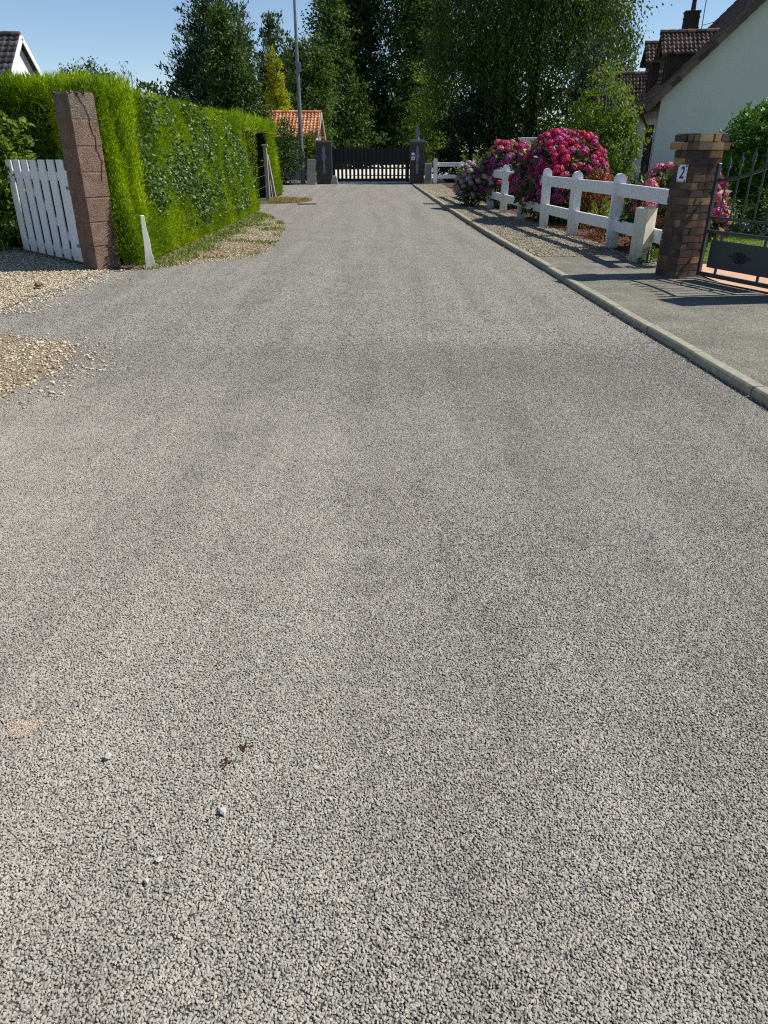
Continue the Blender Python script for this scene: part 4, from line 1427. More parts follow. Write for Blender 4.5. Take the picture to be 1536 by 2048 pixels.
# solid panel with cast ornament
mb = MB()
mb.box((GW / 2, 0.004, 0.335), (GW - 0.26, 0.006, 0.34))
pan = mb.build('panel', M['iron'], gate)
mb = MB()
for x in (0.30, GW - 0.30):
    mb.box((x, 0, 0.545), (0.03, 0.02, 0.085))
    mb.box((x, 0, 0.132), (0.03, 0.02, 0.072))
mb.build('panel_lug', M['iron'], gate)
mb = MB()
cx_ = GW / 2
for side in (-1, 1):   # outer face is local -y or +y; ornament on both
    yy_ = 0.004 + side * 0.007
    for a in range(9):
        t = a / 9 * 2 * math.pi
        c0, c1 = math.cos(t), math.sin(t)
        p = [(cx_ + c0 * 0.03, yy_, 0.335 + c1 * 0.018)]
        for q in (0.35, 0.7, 1.0):
            tt = t + 0.9 * q
            p.append((cx_ + math.cos(tt) * (0.03 + 0.085 * q), yy_, 0.335 + math.sin(tt) * (0.018 + 0.05 * q)))
        p.append((cx_ + math.cos(t + 1.35) * 0.125, yy_, 0.335 + math.sin(t + 1.35) * 0.055))
        mb.tube(p, [0.004, 0.009, 0.010, 0.006, 0.002], 5)
    for sx_ in (-1, 1):
        mb.tube([(cx_ + sx_ * 0.11, yy_, 0.335), (cx_ + sx_ * 0.15, yy_, 0.35), (cx_ + sx_ * 0.185, yy_, 0.33)], [0.006, 0.008, 0.002], 5)
    mb.box((cx_, yy_, 0.335), (0.04, 0.005, 0.03))
mb.build('ornament', M['black_gate'], pan)


def scroll(cx, cz, s, r0_=0.055):
    p = []
    for t in np.linspace(0.4, 2.9 * math.pi, 26):
        r = r0_ * (0.16 + 0.84 * (t / (2.9 * math.pi)) ** 1.1)
        p.append((cx + s * r * math.cos(t), 0, cz + r * math.sin(t)))
    return p


mb = MB()
for s in (-1, 1):
    a = scroll(cx_ + s * 0.055, 0.685, s, 0.05)
    b2 = scroll(cx_ + s * 0.30, 0.675, -s, 0.035)
    mb.tube(a + [(cx_ + s * 0.11, 0, 0.738), (cx_ + s * 0.17, 0, 0.715), (cx_ + s * 0.23, 0, 0.665), (cx_ + s * 0.27, 0, 0.640)] + b2[::-1][:1], 0.0095, 5)
    mb.tube(b2, 0.0095, 5)
mb.build('scrollwork', M['iron'], gate)
mb = MB()
for z in (0.35, 1.05):
    mb.tube([(-0.02, 0, z - 0.04), (-0.02, 0, z + 0.04)], 0.016, 8)
    mb.beam((-0.06, 0, z), (0.0, 0, z), 0.03, 0.02)
mb.build('hinge', M['iron'], gate)

# second gate pillar just outside the right edge
p2 = Vector((4.20, 9.93)) + Vector((math.cos(GA), math.sin(GA))) * (GW + 0.30)
pil2 = tag(empty('brick_pillar', (p2.x, p2.y, FP - 0.02), PR), 'second brick gate pillar cut off by the right picture edge', 'pillar')
mb = MB()
mb.box((0, 0, 0.79), (half * 2 - 0.03, half * 2 - 0.03, 1.56))
mb.box((0, 0, ch * 18), (half * 2 + 0.03, half * 2 + 0.03, ch * 2))
mb.build('mortar_core', M['mortar'], pil2)
for c in range(17):
    z = ch * (c + 0.5)
    for side in range(4):
        rz = side * math.pi / 2
        cx, sx = math.cos(rz), math.sin(rz)
        for lx, L_ in ([(-0.099, 0.207), (0.0535, 0.098)] if c % 2 else [(0.099, 0.207), (-0.0535, 0.098)]):
            ly = -(half - 0.05)
            put_brick(pil2, lx * cx - ly * sx, lx * sx + ly * cx, z, rz, L_)

# ------------------------------------------------------------------ left gate post of rough blocks, picket gate, stake
lp = tag(empty('gate_post', (-4.29, 11.34, 0), R(-39.5)), 'tall cracked brown concrete-block post at the end of the left hedge', 'post')
nb_ = 7
bh = 2.30 / nb_
for i in range(nb_):
    mb = MB()
    s = 0.40 + random.uniform(-0.006, 0.006)
    mb.box((random.uniform(-0.004, 0.004), random.uniform(-0.004, 0.004), bh * (i + 0.5)), (s, s, bh - 0.007))
    mb.build('block', M['post_block_grey'] if i == nb_ - 1 else M['post_block'], lp, bevel=0.012)
mb = MB()
mb.box((0, 0, 1.13), (0.388, 0.388, 2.24))
mb.build('mortar_core', M['post_block'], lp)
# crack running down the front face (+X local)
mb = MB()
z = 2.28
y = -0.06
prev = (y, z)
rc = random.Random(5)
while z > 1.25:
    z2 = z - rc.uniform(0.03, 0.07)
    y2 = y + rc.uniform(-0.012, 0.038) * (1 if z > 1.5 else -0.4)
    w1 = 0.006
    mb.add([(0.2045, y - w1, z), (0.2045, y + w1, z), (0.2045, y2 + w1, z2), (0.2045, y2 - w1, z2)], [(0, 3, 2, 1)])
    y, z = y2, z2
mb.build('crack', simple('crack_dark', (0.01, 0.008, 0.006), (0.02, 0.015, 0.012), 10, 1, 0), lp)
mb = MB()
for i in range(26):
    a = random.uniform(0, 6.28)
    mb.box((random.choice([-1, 1]) * random.uniform(0.1, 0.19), random.uniform(-0.19, 0.19), 2.30 + random.uniform(0, 0.006)), (0.07, 0.06, 0.02), a)
mb.build('crumbled_top', M['post_block_grey'], lp)

A = Vector((-4.56, 11.42))
B = Vector((-6.30, 13.14))
gd = (B - A)
GL = gd.length
wg = tag(empty('picket_gate', (A.x, A.y, 0.0), math.atan2(gd.y, gd.x)), 'white wooden picket gate with diagonal brace standing open beside the block post', 'gate')
ns = 7
pitch = (GL - 0.12) / ns
for i in range(ns):
    mb = MB()
    x = 0.14 + pitch * (i + 0.5) - 0.02
    h0, h1 = 0.06, 1.475 - 0.003 * i
    mb.box((x, 0.0, (h0 + h1) / 2), (pitch * 0.72, 0.022, h1 - h0))
    mb.build('picket', M['gate_white'], wg, bevel=0.003)
# rails and brace are behind (away from the road side: camera sees local +y? keep both clear of the pickets)
mb = MB(); mb.beam((0.1, -0.027, 1.25), (GL - 0.04, -0.027, 1.25), 0.03, 0.12); mb.build('rail', M['gate_white'], wg)
mb = MB(); mb.beam((0.1, -0.027, 0.16), (GL - 0.04, -0.027, 0.20), 0.03, 0.10); mb.build('rail', M['gate_white'], wg)
mb = MB(); mb.beam((0.18, -0.027, 0.22), (GL - 0.65, -0.027, 1.18), 0.028, 0.10); mb.build('brace', M['gate_white'], wg)
mb = MB(); mb.box((0.085, 0, 0.70), (0.10, 0.05, 1.28)); mb.build('stile', M['gate_white'], wg, bevel=0.004)
mb = MB(); mb.box((-0.02, 0, 0.66), (0.07, 0.07, 1.32)); mb.build('hinge_post', M['gate_white'], wg, bevel=0.004)
mb = MB()
for z in (0.3, 1.1):
    mb.beam((-0.06, 0.04, z), (0.12, 0.04, z), 0.02, 0.04)
mb.build('hinge', M['galva'], wg)

sk = MB()
hs_ = [(0.0, 0.075, 0.0), (0.18, 0.062, 0.004), (0.22, 0.05, 0.0), (0.40, 0.045, 0.008), (0.55, 0.034, 0.0), (0.75, 0.026, 0.006)]
vs = []
for z, hw, j in hs_:
    vs += [(-hw + j, -0.03, z), (hw + j, -0.03, z), (hw + j, 0.03, z), (-hw + j, 0.03, z)]
fs = [(3, 2, 1, 0)]
for i in range(len(hs_) - 1):
    for k_ in range(4):
        fs.append((i * 4 + k_, i * 4 + (k_ + 1) % 4, i * 4 + 4 + (k_ + 1) % 4, i * 4 + 4 + k_))
e_ = (len(hs_) - 1) * 4
fs.append((e_, e_ + 1, e_ + 2, e_ + 3))
sk.add(vs, fs)
o = sk.build('stake', M['stake'], None, bevel=0.004)
o.location = (-3.52, 11.22, 0)
tag(o, 'narrow broken white concrete stake leaning at the corner of the hedge', 'stake')
o.rotation_euler = (0.03, -0.03, 0.35)

# concrete fence post with strut by the side entrance, wire
cp = tag(empty('concrete_post', (-4.12, 27.6, 0)), 'old grey concrete fence post with a sloping strut by the side entrance', 'post')
mb = MB(); mb.box((0, 0, 0.86), (0.13, 0.13, 1.72), top=(0.9, 0.9)); mb.box((0, 0, 1.74), (0.20, 0.16, 0.06)); mb.build('post', M['old_concrete'], cp, bevel=0.008)
mb = MB(); mb.beam((0.0, 0.75, 0.0), (0.0, 0.06, 1.40), 0.11, 0.11); mb.beam((0.18, 0.55, 0.0), (0.04, 0.08, 1.45), 0.08, 0.08); mb.build('strut', M['old_concrete'], cp, bevel=0.006)
wf = tag(empty('wire_fence', (-4.25, 22.4, 0)), 'sagging wire strands between the hedge and the concrete post', 'fence')
for z in (0.45, 0.8, 1.1):
    mb = MB(); mb.tube([(0, 0, z), (0.05, 2.6, z - 0.05), (0.10, 5.15, z + 0.02)], 0.004, 4); mb.build('wire', M['galva'], wf)
mb = MB(); mb.box((0, 0, 0.7), (0.09, 0.09, 1.4)); o = mb.build('wooden_post', M['dark_wood']); o.location = (-5.3, 26.8, 0)
tag(o, 'dark weathered wooden post in the shadowed side entrance', 'post')

# ------------------------------------------------------------------ lamp post
lamp = tag(empty('lamp_post', (-4.28, 41.3, 0)), 'tall grey tapered street lamp post left of the driveway gate', 'street lamp')
mb = MB(); mb.lathe((0, 0, 0), [(0.16, 0), (0.16, 0.03), (0.125, 0.05), (0.125, 1.15), (0.115, 1.2), (0.06, 8.6), (0.05, 10.6)], 14); mb.build('pole', M['galva'], lamp, smooth=False)
for c_, s_ in (((0.11, -0.08, 1.35), (0.10, 0.10, 0.34)), ((0.10, -0.04, 5.25), (0.14, 0.10, 0.42))):
    mb = MB(); mb.box(c_, s_); mb.build('service_box', M['galva'], lamp, bevel=0.01)
mb = MB(); mb.tube([(0, 0, 10.55), (0.3, 0, 10.9), (1.0, 0, 11.0)], [0.045, 0.04, 0.035], 8); mb.build('arm', M['galva'], lamp)
mb = MB(); mb.box((1.25, 0, 11.0), (0.62, 0.24, 0.12), top=(0.8, 0.7)); mb.build('lantern', M['galva'], lamp, bevel=0.02)

# ------------------------------------------------------------------ driveway gate and its brick pillars
def far_pillar(x, y, w_, h_, label):
    r_ = tag(empty('gate_pillar', (x, y, 0)), label, 'pillar')
    m1 = MB(); m1.box((0, 0, h_ / 2), (w_ - 0.04, w_ - 0.04, h_)); m1.build('mortar_core', M['pale_mortar'], r_)
    m2 = MB()
    c_, n_ = 0.075, int(h_ / 0.075)
    for i in range(n_):
        z = c_ * (i + 0.5)
        for side in range(4):
            rz = side * math.pi / 2
            q = -w_ / 2 + (0.0 if i % 2 else -0.11)
            while q < w_ / 2 - 0.02:
                a_, b_ = max(q, -w_ / 2), min(q + 0.21, w_ / 2)
                if b_ - a_ > 0.03:
                    lx, ly = (a_ + b_) / 2, -(w_ / 2 - 0.03)
                    m2.box((lx * math.cos(rz) - ly * math.sin(rz), lx * math.sin(rz) + ly * math.cos(rz), z), (b_ - a_, 0.075, c_ - 0.014), rz)
                q += 0.222
    ob = m2.build('bricks', M['blue_brick'], r_)
    ob['kind'] = 'stuff'
    m3 = MB(); m3.box((0, 0, h_ + 0.03), (w_ + 0.04, w_ + 0.04, 0.06), top=(0.9, 0.9)); m3.build('cap', M['blue_brick'], r_)
    # projecting flat ornament up the front
    m4 = MB()
    prof = [(-0.06, 0.5), (0.06, 0.5), (0.07, 0.9), (0.03, 1.0), (0.12, 1.35), (0.05, 1.45), (0.10, 1.6), (0.0, 1.85), (-0.10, 1.6), (-0.05, 1.45), (-0.12, 1.35), (-0.03, 1.0), (-0.07, 0.9)]
    k_ = len(prof)
    yv = -w_ / 2 - 0.012
    m4.add([(a, yv, b) for a, b in prof] + [(a, yv - 0.03, b) for a, b in prof], [tuple(range(k_)), tuple(range(2 * k_ - 1, k_ - 1, -1))] + [(i, k_ + i, k_ + (i + 1) % k_, (i + 1) % k_) for i in range(k_)])
    m4.build('ornament', M['galva'], r_)
    return r_


pl_ = far_pillar(-3.10, 41.3, 0.78, 1.98, 'left dark blue-brick pillar of the driveway gate')
mb = MB(); mb.box((0.50, -0.3, 0.2), (0.42, 0.24, 0.4), top=(0.55, 0.8)); mb.build('guard_stone', M['old_concrete'], pl_, bevel=0.02)
pr_ = far_pillar(1.72, 41.3, 0.72, 2.02, 'right dark blue-brick pillar of the driveway gate, with two white plates')
mb = MB(); mb.lathe((0.0, 0, 2.08), [(0.12, 0), (0.10, 0.08), (0.10, 0.62), (0.11, 0.66)], 10); mb.build('finial', M['galva'], pr_)
pp = tag(empty('small_plate', (1.50, 40.915, 1.42)), 'upper small white plate on the right gate pillar', 'sign')
mb = MB(); mb.box((0, 0, 0), (0.17, 0.012, 0.11)); mb.build('plate', M['plate_white'], pp)
pp = tag(empty('small_plate', (1.50, 40.915, 1.22)), 'lower small white plate with a black mark on the right gate pillar', 'sign')
mb = MB(); mb.box((0, 0, 0), (0.17, 0.012, 0.17)); mb.build('plate', M['plate_white'], pp)
mb = MB(); mb.box((-0.005, -0.008, 0.0), (0.085, 0.004, 0.022)); mb.box((0.0, -0.008, -0.035), (0.06, 0.004, 0.02)); mb.box((0.01, -0.008, 0.035), (0.05, 0.004, 0.015)); mb.build('mark', M['black_gate'], pp)

dg = tag(empty('driveway_gate', (-2.75, 41.6, 0.0)), 'wide black double gate of vertical bars closing the end of the road', 'gate')
WG = 4.05
mb = MB()
for z, hh in ((0.18, 0.14), (0.98, 0.10), (1.62, 0.08)):
    mb.box((WG / 2, 0.02, z), (WG, 0.05, hh))
for x in (0.02, WG / 2, WG - 0.02):
    mb.box((x, 0.02, 0.92), (0.09, 0.07, 1.68))
mb.build('frame', M['black_gate'], dg)
nbar = 19
for i in range(nbar):
    x = 0.12 + (WG - 0.24) * i / (nbar - 1)
    mb = MB()
    mb.box((x, -0.03, 0.96), (0.118, 0.03, 1.52 + 0.0), top=(1, 1))
    mb.build('bar', M['black_gate'], dg)
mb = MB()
mb.box((WG / 2, 0.07, 1.30), (WG - 0.1, 0.015, 0.62))  # black sheet stands in for the shaded hedge seen beyond the bars
mb.build('shade_backing', M['black_gate'], dg)

sl_ = tag(empty('concrete_slab', (-3.74, 40.2, 0), 0.1), 'pale grey slab leaning upright against the left gate pillar', 'slab')
mb = MB(); mb.box((0, 0, 0.60), (0.42, 0.12, 1.18), top=(0.95, 0.9)); mb.build('slab_body', M['old_concrete'], sl_, bevel=0.01)
sl_.rotation_euler = (0.0, 0.04, 0.1)
cab = tag(empty('utility_box', (2.28, 40.6, 0)), 'grey utility cabinet beside the right gate pillar', 'cabinet')
mb = MB(); mb.box((0, 0, 0.50), (0.36, 0.28, 1.0)); mb.build('cabinet_body', M['old_concrete'], cab, bevel=0.01)
mb = MB(); mb.box((0.02, -0.147, 0.55), (0.24, 0.01, 0.7)); mb.build('door', M['galva'], cab)

ur = tag(empty('chimney_pot_planter', (5.55, 31.0, 0)), 'cream pedestal planter behind the hydrangeas', 'planter')
mb = MB(); mb.box((0, 0, 0.85), (0.34, 0.34, 1.7)); mb.box((0, 0, 1.84), (0.46, 0.46, 0.28), top=(1.15, 1.15)); mb.box((0, 0, 2.0), (0.60, 0.60, 0.05)); mb.build('planter_body', M['white_render'], ur, bevel=0.01)

# ------------------------------------------------------------------ drain grates
def drain(loc, rz, label):
    r_ = tag(empty('drain_grate', loc, rz), label, 'drain')
    m1 = MB()
    m1.box((0, -0.2, 0.008), (0.6, 0.03, 0.012)); m1.box((0, 0.2, 0.008), (0.6, 0.03, 0.012))
    for s in (-1, 1):
        m1.box((s * 0.285, 0, 0.008), (0.03, 0.37, 0.012))
    m1.build('frame', M['black_gate'], r_)
    m2 = MB()
    for i in range(9):
        m2.box((-0.24 + i * 0.06, 0, 0.007), (0.026, 0.37, 0.010))
    m2.build('bars', M['galva'], r_)
    m3 = MB(); m3.box((0, 0, 0.0015), (0.54, 0.37, 0.001)); m3.build('pit', M['black_gate'], r_)


drain((-2.55, 25.6, 0), 0.2, 'small iron drain grate at the left road edge near the dry grass')
drain((1.62, 25.7, 0), 0.05, 'iron drain grate at the foot of the right kerb')


# ------------------------------------------------------------------ tile roofs and houses
def tiles(parent, origin, u, v, tw, tl, material, name='roof_tiles', prof=0.03):
    """rows of curved tiles on a slope: u along the eave, v up the slope (full length vectors)"""
    o_, u, v = Vector(origin), Vector(u), Vector(v)
    nu, nv = max(1, round(u.length / tw)), max(1, round(v.length / tl))
    U, Vv = u.normalized(), v.normalized()
    Nn = U.cross(Vv).normalized()
    if Nn.z < 0: Nn = -Nn
    tw, tl = u.length / nu, v.length / nv
    V, F, vals = [], [], []
    pr = [(0.0, 0.0), (0.15, 0.0), (0.45, 0.25), (0.62, 1.0), (0.82, 1.0), (1.0, 0.05)]
    for j in range(nv):
        for i in range(nu):
            b = len(V)
            jit = random.uniform(-0.004, 0.004)
            for t, lift in ((0.0, 0.030), (1.0, 0.004)):
                for a_, hgt in pr:
                    V.append(o_ + U * (i + a_) * tw + Vv * ((j + t * 1.08) * tl + jit) + Nn * (lift + hgt * prof + 0.01))
            for a_, hgt in pr:
                V.append(o_ + U * (i + a_) * tw + Vv * (j * tl + jit) + Nn * 0.0)
            val = random.random()
            for q in range(5):
                F.append((b + q, b + q + 1, b + 6 + q + 1, b + 6 + q)); vals.append(val)
                F.append((b + 12 + q, b + 12 + q + 1, b + q + 1, b + q)); vals.append(val)
    Va = np.array([tuple(p) for p in V])
    if U.cross(Vv).z < 0:
        F = [f[::-1] for f in F]
    ob = np_mesh(name, Va, np.array(F), material, np.array(vals), parent)
    ob['kind'] = 'stuff'
    return ob


def ridge(parent, a, b, r_, material_key, step=0.33):
    a, b = Vector(a), Vector(b)
    n_ = max(1, int((b - a).length / step))
    for i in range(n_):
        m_ = MB()
        p, q = a.lerp(b, i / n_), a.lerp(b, (i + 0.97) / n_)
        m_.tube([p, q], [r_ * 1.12, r_ * 0.95], 8)
        ob = np_from_mb(m_, 'ridge_tile', M[material_key], parent)


def np_from_mb(m_, name, material, parent):
    me_ = m_.mesh(name, material)
    a_ = me_.attributes.new('v', 'FLOAT', 'FACE')
    a_.data.foreach_set('value', [random.random()] * len(me_.polygons))
    ob = bpy.data.objects.new(name, me_)
    return link(ob, parent)


# right-hand house: gable wall faces the viewer, left roof slope runs away from us
hx, hy = 9.35, 28.0
hr = tag(empty('house', (9.47, hy, 0), -R(10.5)), 'white rendered house with a steep brown tiled roof and dormers on the right', 'house')
SL = math.radians(44.7)
tn = math.tan(SL)
Wd, Ln, EH = 9.6, 11.0, 3.2
RZ = EH + Wd / 2 * tn
mb = MB()
mb.add([(0, 0, -0.05), (Wd, 0, -0.05), (Wd, 0, EH), (Wd / 2, 0, RZ), (0, 0, EH),
        (0, Ln, -0.05), (Wd, Ln, -0.05), (Wd, Ln, EH), (Wd / 2, Ln, RZ), (0, Ln, EH)],
       [(0, 1, 2, 3, 4), (9, 8, 7, 6, 5), (0, 5, 6, 1), (1, 6, 7, 2), (0, 4, 9, 5)])
mb.build('wall', M['render_wall'], hr)
ov, og = 0.5, 0.28
cs, sn = math.cos(SL), math.sin(SL)
sl_len = (Wd / 2 + ov) / cs
# roof boards
mb = MB()
for s in (0, 1):
    x0 = -ov if s == 0 else Wd + ov
    z0 = EH - ov * tn
    t_ = 0.10
    vs = [(x0, -og, z0), (Wd / 2, -og, RZ), (Wd / 2, Ln + og, RZ), (x0, Ln + og, z0)]
    vs += [(x, y, z + t_ + 0.02) for x, y, z in vs]
    mb.add(vs, [(3, 2, 1, 0), (4, 5, 6, 7), (0, 1, 5, 4), (1, 2, 6, 5), (2, 3, 7, 6), (3, 0, 4, 7)])
mb.build('roof_boards', M['dark_wood'], hr)
tiles(hr, (-ov, Ln + og, EH - ov * tn + 0.12), (0, -(Ln + 2 * og), 0), (cs * sl_len, 0, sn * sl_len), 0.24, 0.34, M['brown_tile'])
tiles(hr, (Wd + ov, -og, EH - ov * tn + 0.12), (0, (Ln + 2 * og), 0), (-cs * sl_len, 0, sn * sl_len), 0.40, 0.60, M['brown_tile'])
ridge(hr, (Wd / 2, -og, RZ + 0.16), (Wd / 2, Ln + og, RZ + 0.16), 0.11, 'brown_tile', 0.4)
# verge tiles along the visible gable edge
nv_ = 22
for i in range(nv_):
    a_, b_ = i / nv_, (i + 1.05) / nv_
    m_ = MB()
    p0 = Vector((-ov + (Wd / 2 + ov) * a_, -og - 0.03, EH - ov * tn + (RZ - EH + ov * tn) * a_ + 0.10))
    p1 = Vector((-ov + (Wd / 2 + ov) * min(b_, 1), -og - 0.03, EH - ov * tn + (RZ - EH + ov * tn) * min(b_, 1) + 0.07))
    m_.beam(p0, p1, 0.05, 0.17)
    np_from_mb(m_, 'verge_tile', M['brown_tile'], hr)
# side wall opening: window with frame, shutter-like dark boards, gutter
mb = MB(); mb.box((-0.03, 1.5, 1.45), (0.06, 1.5, 1.9)); wnd = mb.build('window', M['dark_wood'], hr)
mb = MB()
for y in (1.12, 1.88):
    mb.box((-0.066, y, 1.45), (0.012, 0.62, 1.6))
mb.build('pane', M['glass_dark'], wnd)
mb = MB(); mb.box((-0.09, 1.5, 0.46), (0.18, 1.6, 0.07)); mb.build('sill', M['old_concrete'], wnd)
mb = MB(); mb.box((-0.03, 6.2, 1.45), (0.06, 1.5, 1.9)); wnd = mb.build('window', M['dark_wood'], hr)
mb = MB(); mb.box((-0.066, 6.2, 1.45), (0.012, 1.2, 1.6)); mb.build('pane', M['glass_dark'], wnd)
mb = MB(); mb.tube([(-ov - 0.07, -og, EH - ov * tn + 0.02), (-ov - 0.07, Ln + og, EH - ov * tn + 0.02)], 0.075, 8); mb.build('gutter', M['dark_wood'], hr)
mb = MB(); mb.tube([(-ov - 0.05, 0.3, EH - ov * tn), (-0.08, 0.35, 2.0), (-0.08, 0.35, 0.05)], 0.045, 8); mb.build('downpipe', M['dark_wood'], hr)
mb = MB(); mb.box((Wd / 2, -0.05, 0.14), (Wd + 0.06, 0.10, 0.32)); mb.build('plinth', M['old_concrete'], hr)


def slope_z(x): return EH + x * tn


def dormer(y0, y1, xf, z_ridge, z_eave, label):
    """gabled dormer whose ridge runs across the slope, facing left"""
    d_ = empty('dormer', (0, 0, 0), 0, hr)
    ym = (y0 + y1) / 2
    xr = (z_ridge - EH) / tn      # where its ridge meets the slope
    xe = (z_eave - EH) / tn
    m_ = MB()
    m_.add([(xf, y0, slope_z(xf) - 0.1), (xf, y1, slope_z(xf) - 0.1), (xf, y1, z_eave), (xf, ym, z_ridge - 0.05), (xf, y0, z_eave),
            (xe + 0.2, y0, z_eave), (xe + 0.2, y1, z_eave)],
           [(0, 4, 3, 2, 1), (0, 5, 4), (1, 2, 6)])
    m_.build('dormer_wall', M['dark_wood'], d_)
    for s, yo in ((-1, y0 - 0.15), (1, y1 + 0.15)):
        hw = abs(yo - ym)
        # near eave line from front to where it meets the main slope
        tiles(d_, (xf - 0.25, yo, z_eave - 0.04), (xr - xf + 0.25, 0, 0), (0, ym - yo, z_ridge - z_eave + 0.04), 0.155, 0.24, M['brown_tile'], prof=0.035)
    ridge(d_, (xf - 0.28, ym, z_ridge + 0.06), (xr + 0.1, ym, z_ridge + 0.06), 0.085, 'brown_tile', 0.28)
    m_ = MB(); m_.box((xf - 0.02, ym, (z_eave + slope_z(xf)) / 2 + 0.05), (0.05, (y1 - y0) * 0.6, (z_eave - slope_z(xf)) * 0.8)); m_.build('dormer_window', M['glass_dark'], d_)
    return d_


def cut_dormer(y0, y1, xf, z_ridge, z_eave):
    return dormer(y0, y1, xf, z_ridge, z_eave, None)


dormer(2.7, 4.5, 0.40, 5.42, 4.72, '')
dormer(6.6, 8.4, 0.36, 5.52, 4.82, '')
# lower wing behind, its ridge running left
wing = empty('wing', (0, 0, 0), 0, hr)
mb = MB()
mb.add([(-1.3, 9.2, 0), (0.0, 9.2, 0), (0.0, 9.2, 3.2), (-1.3, 9.2, 3.2), (-1.3, 12.0, 0), (0, 12.0, 0), (0, 12.0, 3.2), (-1.3, 12.0, 3.2), (-1.3, 10.6, 4.6), (0, 10.6, 4.6)],
       [(0, 1, 2, 3), (5, 4, 7, 6), (4, 0, 3, 8, 7), (3, 2, 9, 8), (6, 7, 8, 9)])
mb.build('wing_wall', M['dark_wood'], wing)
tiles(wing, (-1.5, 8.95, 3.05), (3.4, 0, 0), (0, 1.65, 1.65), 0.155, 0.24, M['brown_tile'], prof=0.035)
ridge(wing, (-1.55, 10.6, 4.74), (1.6, 10.6, 4.74), 0.09, 'brown_tile', 0.28)
# chimney with pot and aerial
ch_ = empty('chimney', (1.85, 8.0, -0.35), 0, hr)
mb = MB(); mb.box((0, 0, 5.9), (0.66, 0.56, 2.2), top=(0.84, 0.86)); mb.box((0, 0, 6.46), (0.62, 0.54, 0.05)); mb.box((0, 0, 6.82), (0.60, 0.52, 0.05)); mb.box((0, 0, 7.02), (0.62, 0.54, 0.07)); mb.build('stack', M['chimney_brick'], ch_)
mb = MB(); mb.lathe((0.02, 0, 7.05), [(0.13, 0), (0.10, 0.05), (0.085, 0.36), (0.11, 0.40)], 8); mb.build('chimney_pot', M['chimney_brick'], ch_)
mb = MB()
mb.tube([(0.45, -0.1, 6.3), (0.45, -0.1, 7.9)], 0.02, 5)
mb.tube([(-0.05, -0.1, 7.55), (0.75, -0.1, 7.62)], 0.012, 4)
for q in range(5):
    mb.tube([(0.0 + q * 0.16, -0.38, 7.56 + q * 0.012), (0.0 + q * 0.16, 0.18, 7.56 + q * 0.012)], 0.008, 4)
mb.tube([(0.45, -0.1, 6.55), (0.9, -0.1, 6.65)], 0.012, 4)
mb.build('aerial', M['galva'], ch_)

# left house: ridge runs left, white gable facing the road
lh = tag(empty('house', (-17.4, 36.4, 0)), 'white gabled house with a dark tiled roof at the far left', 'house')
mb = MB()
lz, lrz, ld = 4.2, 6.35, 7.2
mb.add([(0, 0, 0), (0, ld, 0), (0, ld, lz - 1.2), (0, ld / 2, lrz), (0, 0, lz - 1.2), (-14, 0, 0), (-14, ld, 0), (-14, ld, lz - 1.2), (-14, ld / 2, lrz), (-14, 0, lz - 1.2)],
       [(0, 1, 2, 3, 4), (9, 8, 7, 6, 5), (0, 4, 9, 5), (1, 6, 7, 2)])
mb.build('wall', M['white_render'], lh)
tiles(lh, (-14, -0.4, lz - 1.55), (14.25, 0, 0), (0, ld / 2 + 0.4, lrz - lz + 1.6), 0.30, 0.36, M['grey_tile'])
tiles(lh, (0.25, ld + 0.4, lz - 1.55), (-14.25, 0, 0), (0, -ld / 2 - 0.4, lrz - lz + 1.6), 0.30, 0.36, M['grey_tile'])
ridge(lh, (-13.8, ld / 2, lrz + 0.12), (0.28, ld / 2, lrz + 0.12), 0.11, 'brown_tile', 0.4)
mb = MB()
mb.beam((0.30, -0.4, lz - 1.60), (0.30, ld / 2, lrz - 0.02), 0.04, 0.24)
mb.beam((0.30, ld + 0.4, lz - 1.60), (0.30, ld / 2, lrz - 0.02), 0.04, 0.24)
mb.build('bargeboard', M['white'], lh)

# garage with the orange roof
gx, gy = -4.05, 46.8
gg = tag(empty('garage', (gx, gy, 0)), 'low outbuilding with a bright orange clay tile roof behind the lamp post', 'garage')
mb = MB()
GWd, GD = 8.2, 5.0
mb.add([(0, 0.2, 0), (0, GD, 0), (0, GD, 2.25), (0, GD / 2 + 0.1, 3.5), (0, 0.2, 2.25), (-GWd, 0.2, 0), (-GWd, GD, 0), (-GWd, GD, 2.25), (-GWd, GD / 2 + 0.1, 3.5), (-GWd, 0.2, 2.25)],
       [(0, 1, 2, 3, 4), (9, 8, 7, 6, 5), (0, 4, 9, 5), (1, 6, 7, 2)])
mb.build('wall', M['old_concrete'], gg)
tiles(gg, (-GWd - 0.2, -0.15, 2.22), (GWd + 0.4, 0, 0), (0, GD / 2 + 0.25, 1.36), 0.215, 0.36, M['orange_tile'], prof=0.05)
tiles(gg, (0.2, GD + 0.35, 2.22), (-GWd - 0.4, 0, 0), (0, -GD / 2 - 0.25, 1.36), 0.215, 0.36, M['orange_tile'], prof=0.05)
ridge(gg, (-GWd - 0.2, GD / 2 + 0.1, 3.64), (0.24, GD / 2 + 0.1, 3.64), 0.10, 'orange_tile', 0.38)
mb = MB()
mb.beam((0.26, -0.2, 2.18), (0.26, GD / 2 + 0.1, 3.56), 0.05, 0.16)
mb.beam((0.26, GD + 0.35, 2.18), (0.26, GD / 2 + 0.1, 3.56), 0.05, 0.16)
mb.build('bargeboard', M['old_concrete'], gg)
mb = MB(); mb.box((-GWd / 2, 0.14, 1.1), (2.6, 0.06, 2.1)); mb.build('door', M['dark_wood'], gg)


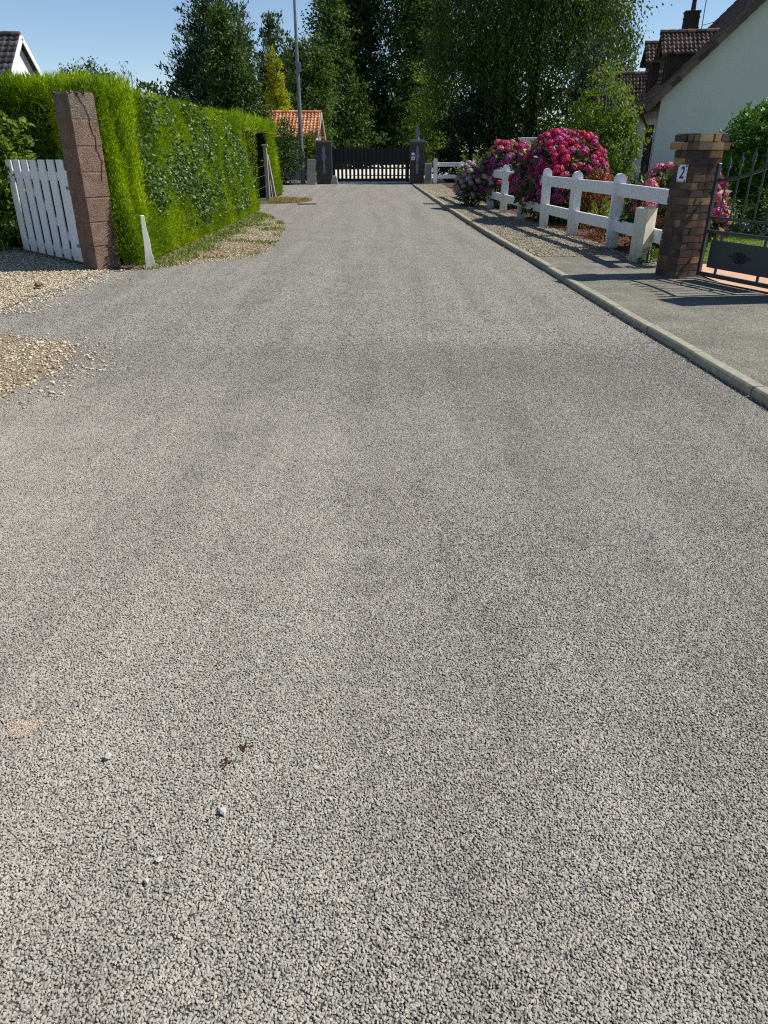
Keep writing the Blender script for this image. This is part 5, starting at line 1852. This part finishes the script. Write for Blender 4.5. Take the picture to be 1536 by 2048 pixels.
# ------------------------------------------------------------------ loose things on the road
def pebble(px, py, size, material, label, name='stone', seed=0, flat=0.7):
    x, y = G(px, py)
    r_ = np.random.default_rng(seed)
    V = ICO_V * (1 + 0.22 * r_.standard_normal((12, 1)).clip(-1.3, 1.3)) * size / 2 * np.array([1.15, 0.9, flat])
    m_ = MB(); m_.add(V.tolist(), [tuple(f) for f in ICO_F.tolist()])
    o_ = m_.build(name, material)
    o_.location = (x, y, size * 0.42 + 0.004)
    o_.rotation_euler = (0, 0, seed)
    tag(o_, label, 'stone')


pale = simple('pale_stone', (0.40, 0.38, 0.33), (0.55, 0.52, 0.46), 60, 0.9, 0.4, 0.002)
pebble(218, 1519, 0.022, pale, 'pale angular pebble on the road at lower left', seed=1, flat=1.0)
pebble(447, 1628, 0.024, pale, 'pale flat pebble on the road left of the bottom centre', seed=2)
pebble(660, 1602, 0.014, pale, 'tiny light pebble near the lower middle of the road', seed=3)
pebble(320, 1725, 0.018, pale, 'low pale stone bedded in the chippings near the bottom left', seed=4, flat=0.4)
pebble(296, 1766, 0.016, pale, 'small pale pebble just below the bedded stone at bottom left', seed=5)
pebble(78, 578, 0.13, simple('red_brown_stone', (0.16, 0.085, 0.055), (0.26, 0.15, 0.10), 20, 0.9, 0.5, 0.004), 'reddish brown brick fragment on the cream gravel drive', seed=6, flat=0.5)
pebble(268, 536, 0.10, pale, 'pale rock beside the white stake', seed=9)

# crumbs of soil on the road, and a dusty sandy smear at the left
br = simple('soil_crumb', (0.035, 0.016, 0.012), (0.085, 0.04, 0.028), 60, 0.95, 0.4, 0.002)
for (px, py, r1, lb, sd) in ((487, 1497, 0.016, 'dark brown crumbs of soil on the grey road', 4), (452, 1528, 0.014, 'fainter brown crumbs of soil just below the darker ones', 5)):
    x, y = G(px, py)
    n = 26
    P = np.stack([x + rng.normal(0, r1 * 0.7, n), y + rng.normal(0, r1 * 0.7, n), rng.uniform(0.004, 0.007, n)], 1)
    m_ = MB()
    for p in P:
        s_ = random.uniform(0.002, 0.0045)
        m_.add((ICO_V * s_ * np.array([1, 1, 0.7]) + p).tolist(), [tuple(f) for f in ICO_F.tolist()])
    tag(m_.build('soil_crumbs', br), lb, 'soil', kind='stuff')
x, y = G(45, 1458)
n = 900
a_ = rng.uniform(0, 6.28, n)
q = np.sqrt(rng.random(n)) * (1 + 0.25 * np.sin(a_ * 3))
P = np.stack([x + q * np.cos(a_) * 0.050, y + q * np.sin(a_) * 0.035, rng.uniform(0.0035, 0.0065, n)], 1)
o = stones('sand', P, rng.uniform(0.002, 0.005, n), attr_stone('pinkish_sand', [(0, (0.40, 0.30, 0.22)), (1, (0.62, 0.50, 0.38))]), 0.6)
tag(o, 'small spill of pinkish sand on the road at far left', 'sand', kind='stuff')


# ------------------------------------------------------------------ groups of look-alikes
GROUPS = {'hedge': 'clipped cypress hedges', 'hydrangea': 'hydrangeas along the white fence', 'drain_grate': 'iron drain grates',
          'brick_pillar': 'brown brick pillars of the garden gate', 'gate_pillar': 'dark brick pillars of the driveway gate',
          'small_plate': 'white plates on the driveway pillar', 'stone': 'loose stones on the ground', 'tree': 'trees behind the gardens'}
for o in list(sc.objects):
    if o.parent is None and 'label' in o:
        g = GROUPS.get(o.name.split('.')[0])
        if g:
            o['group'] = g
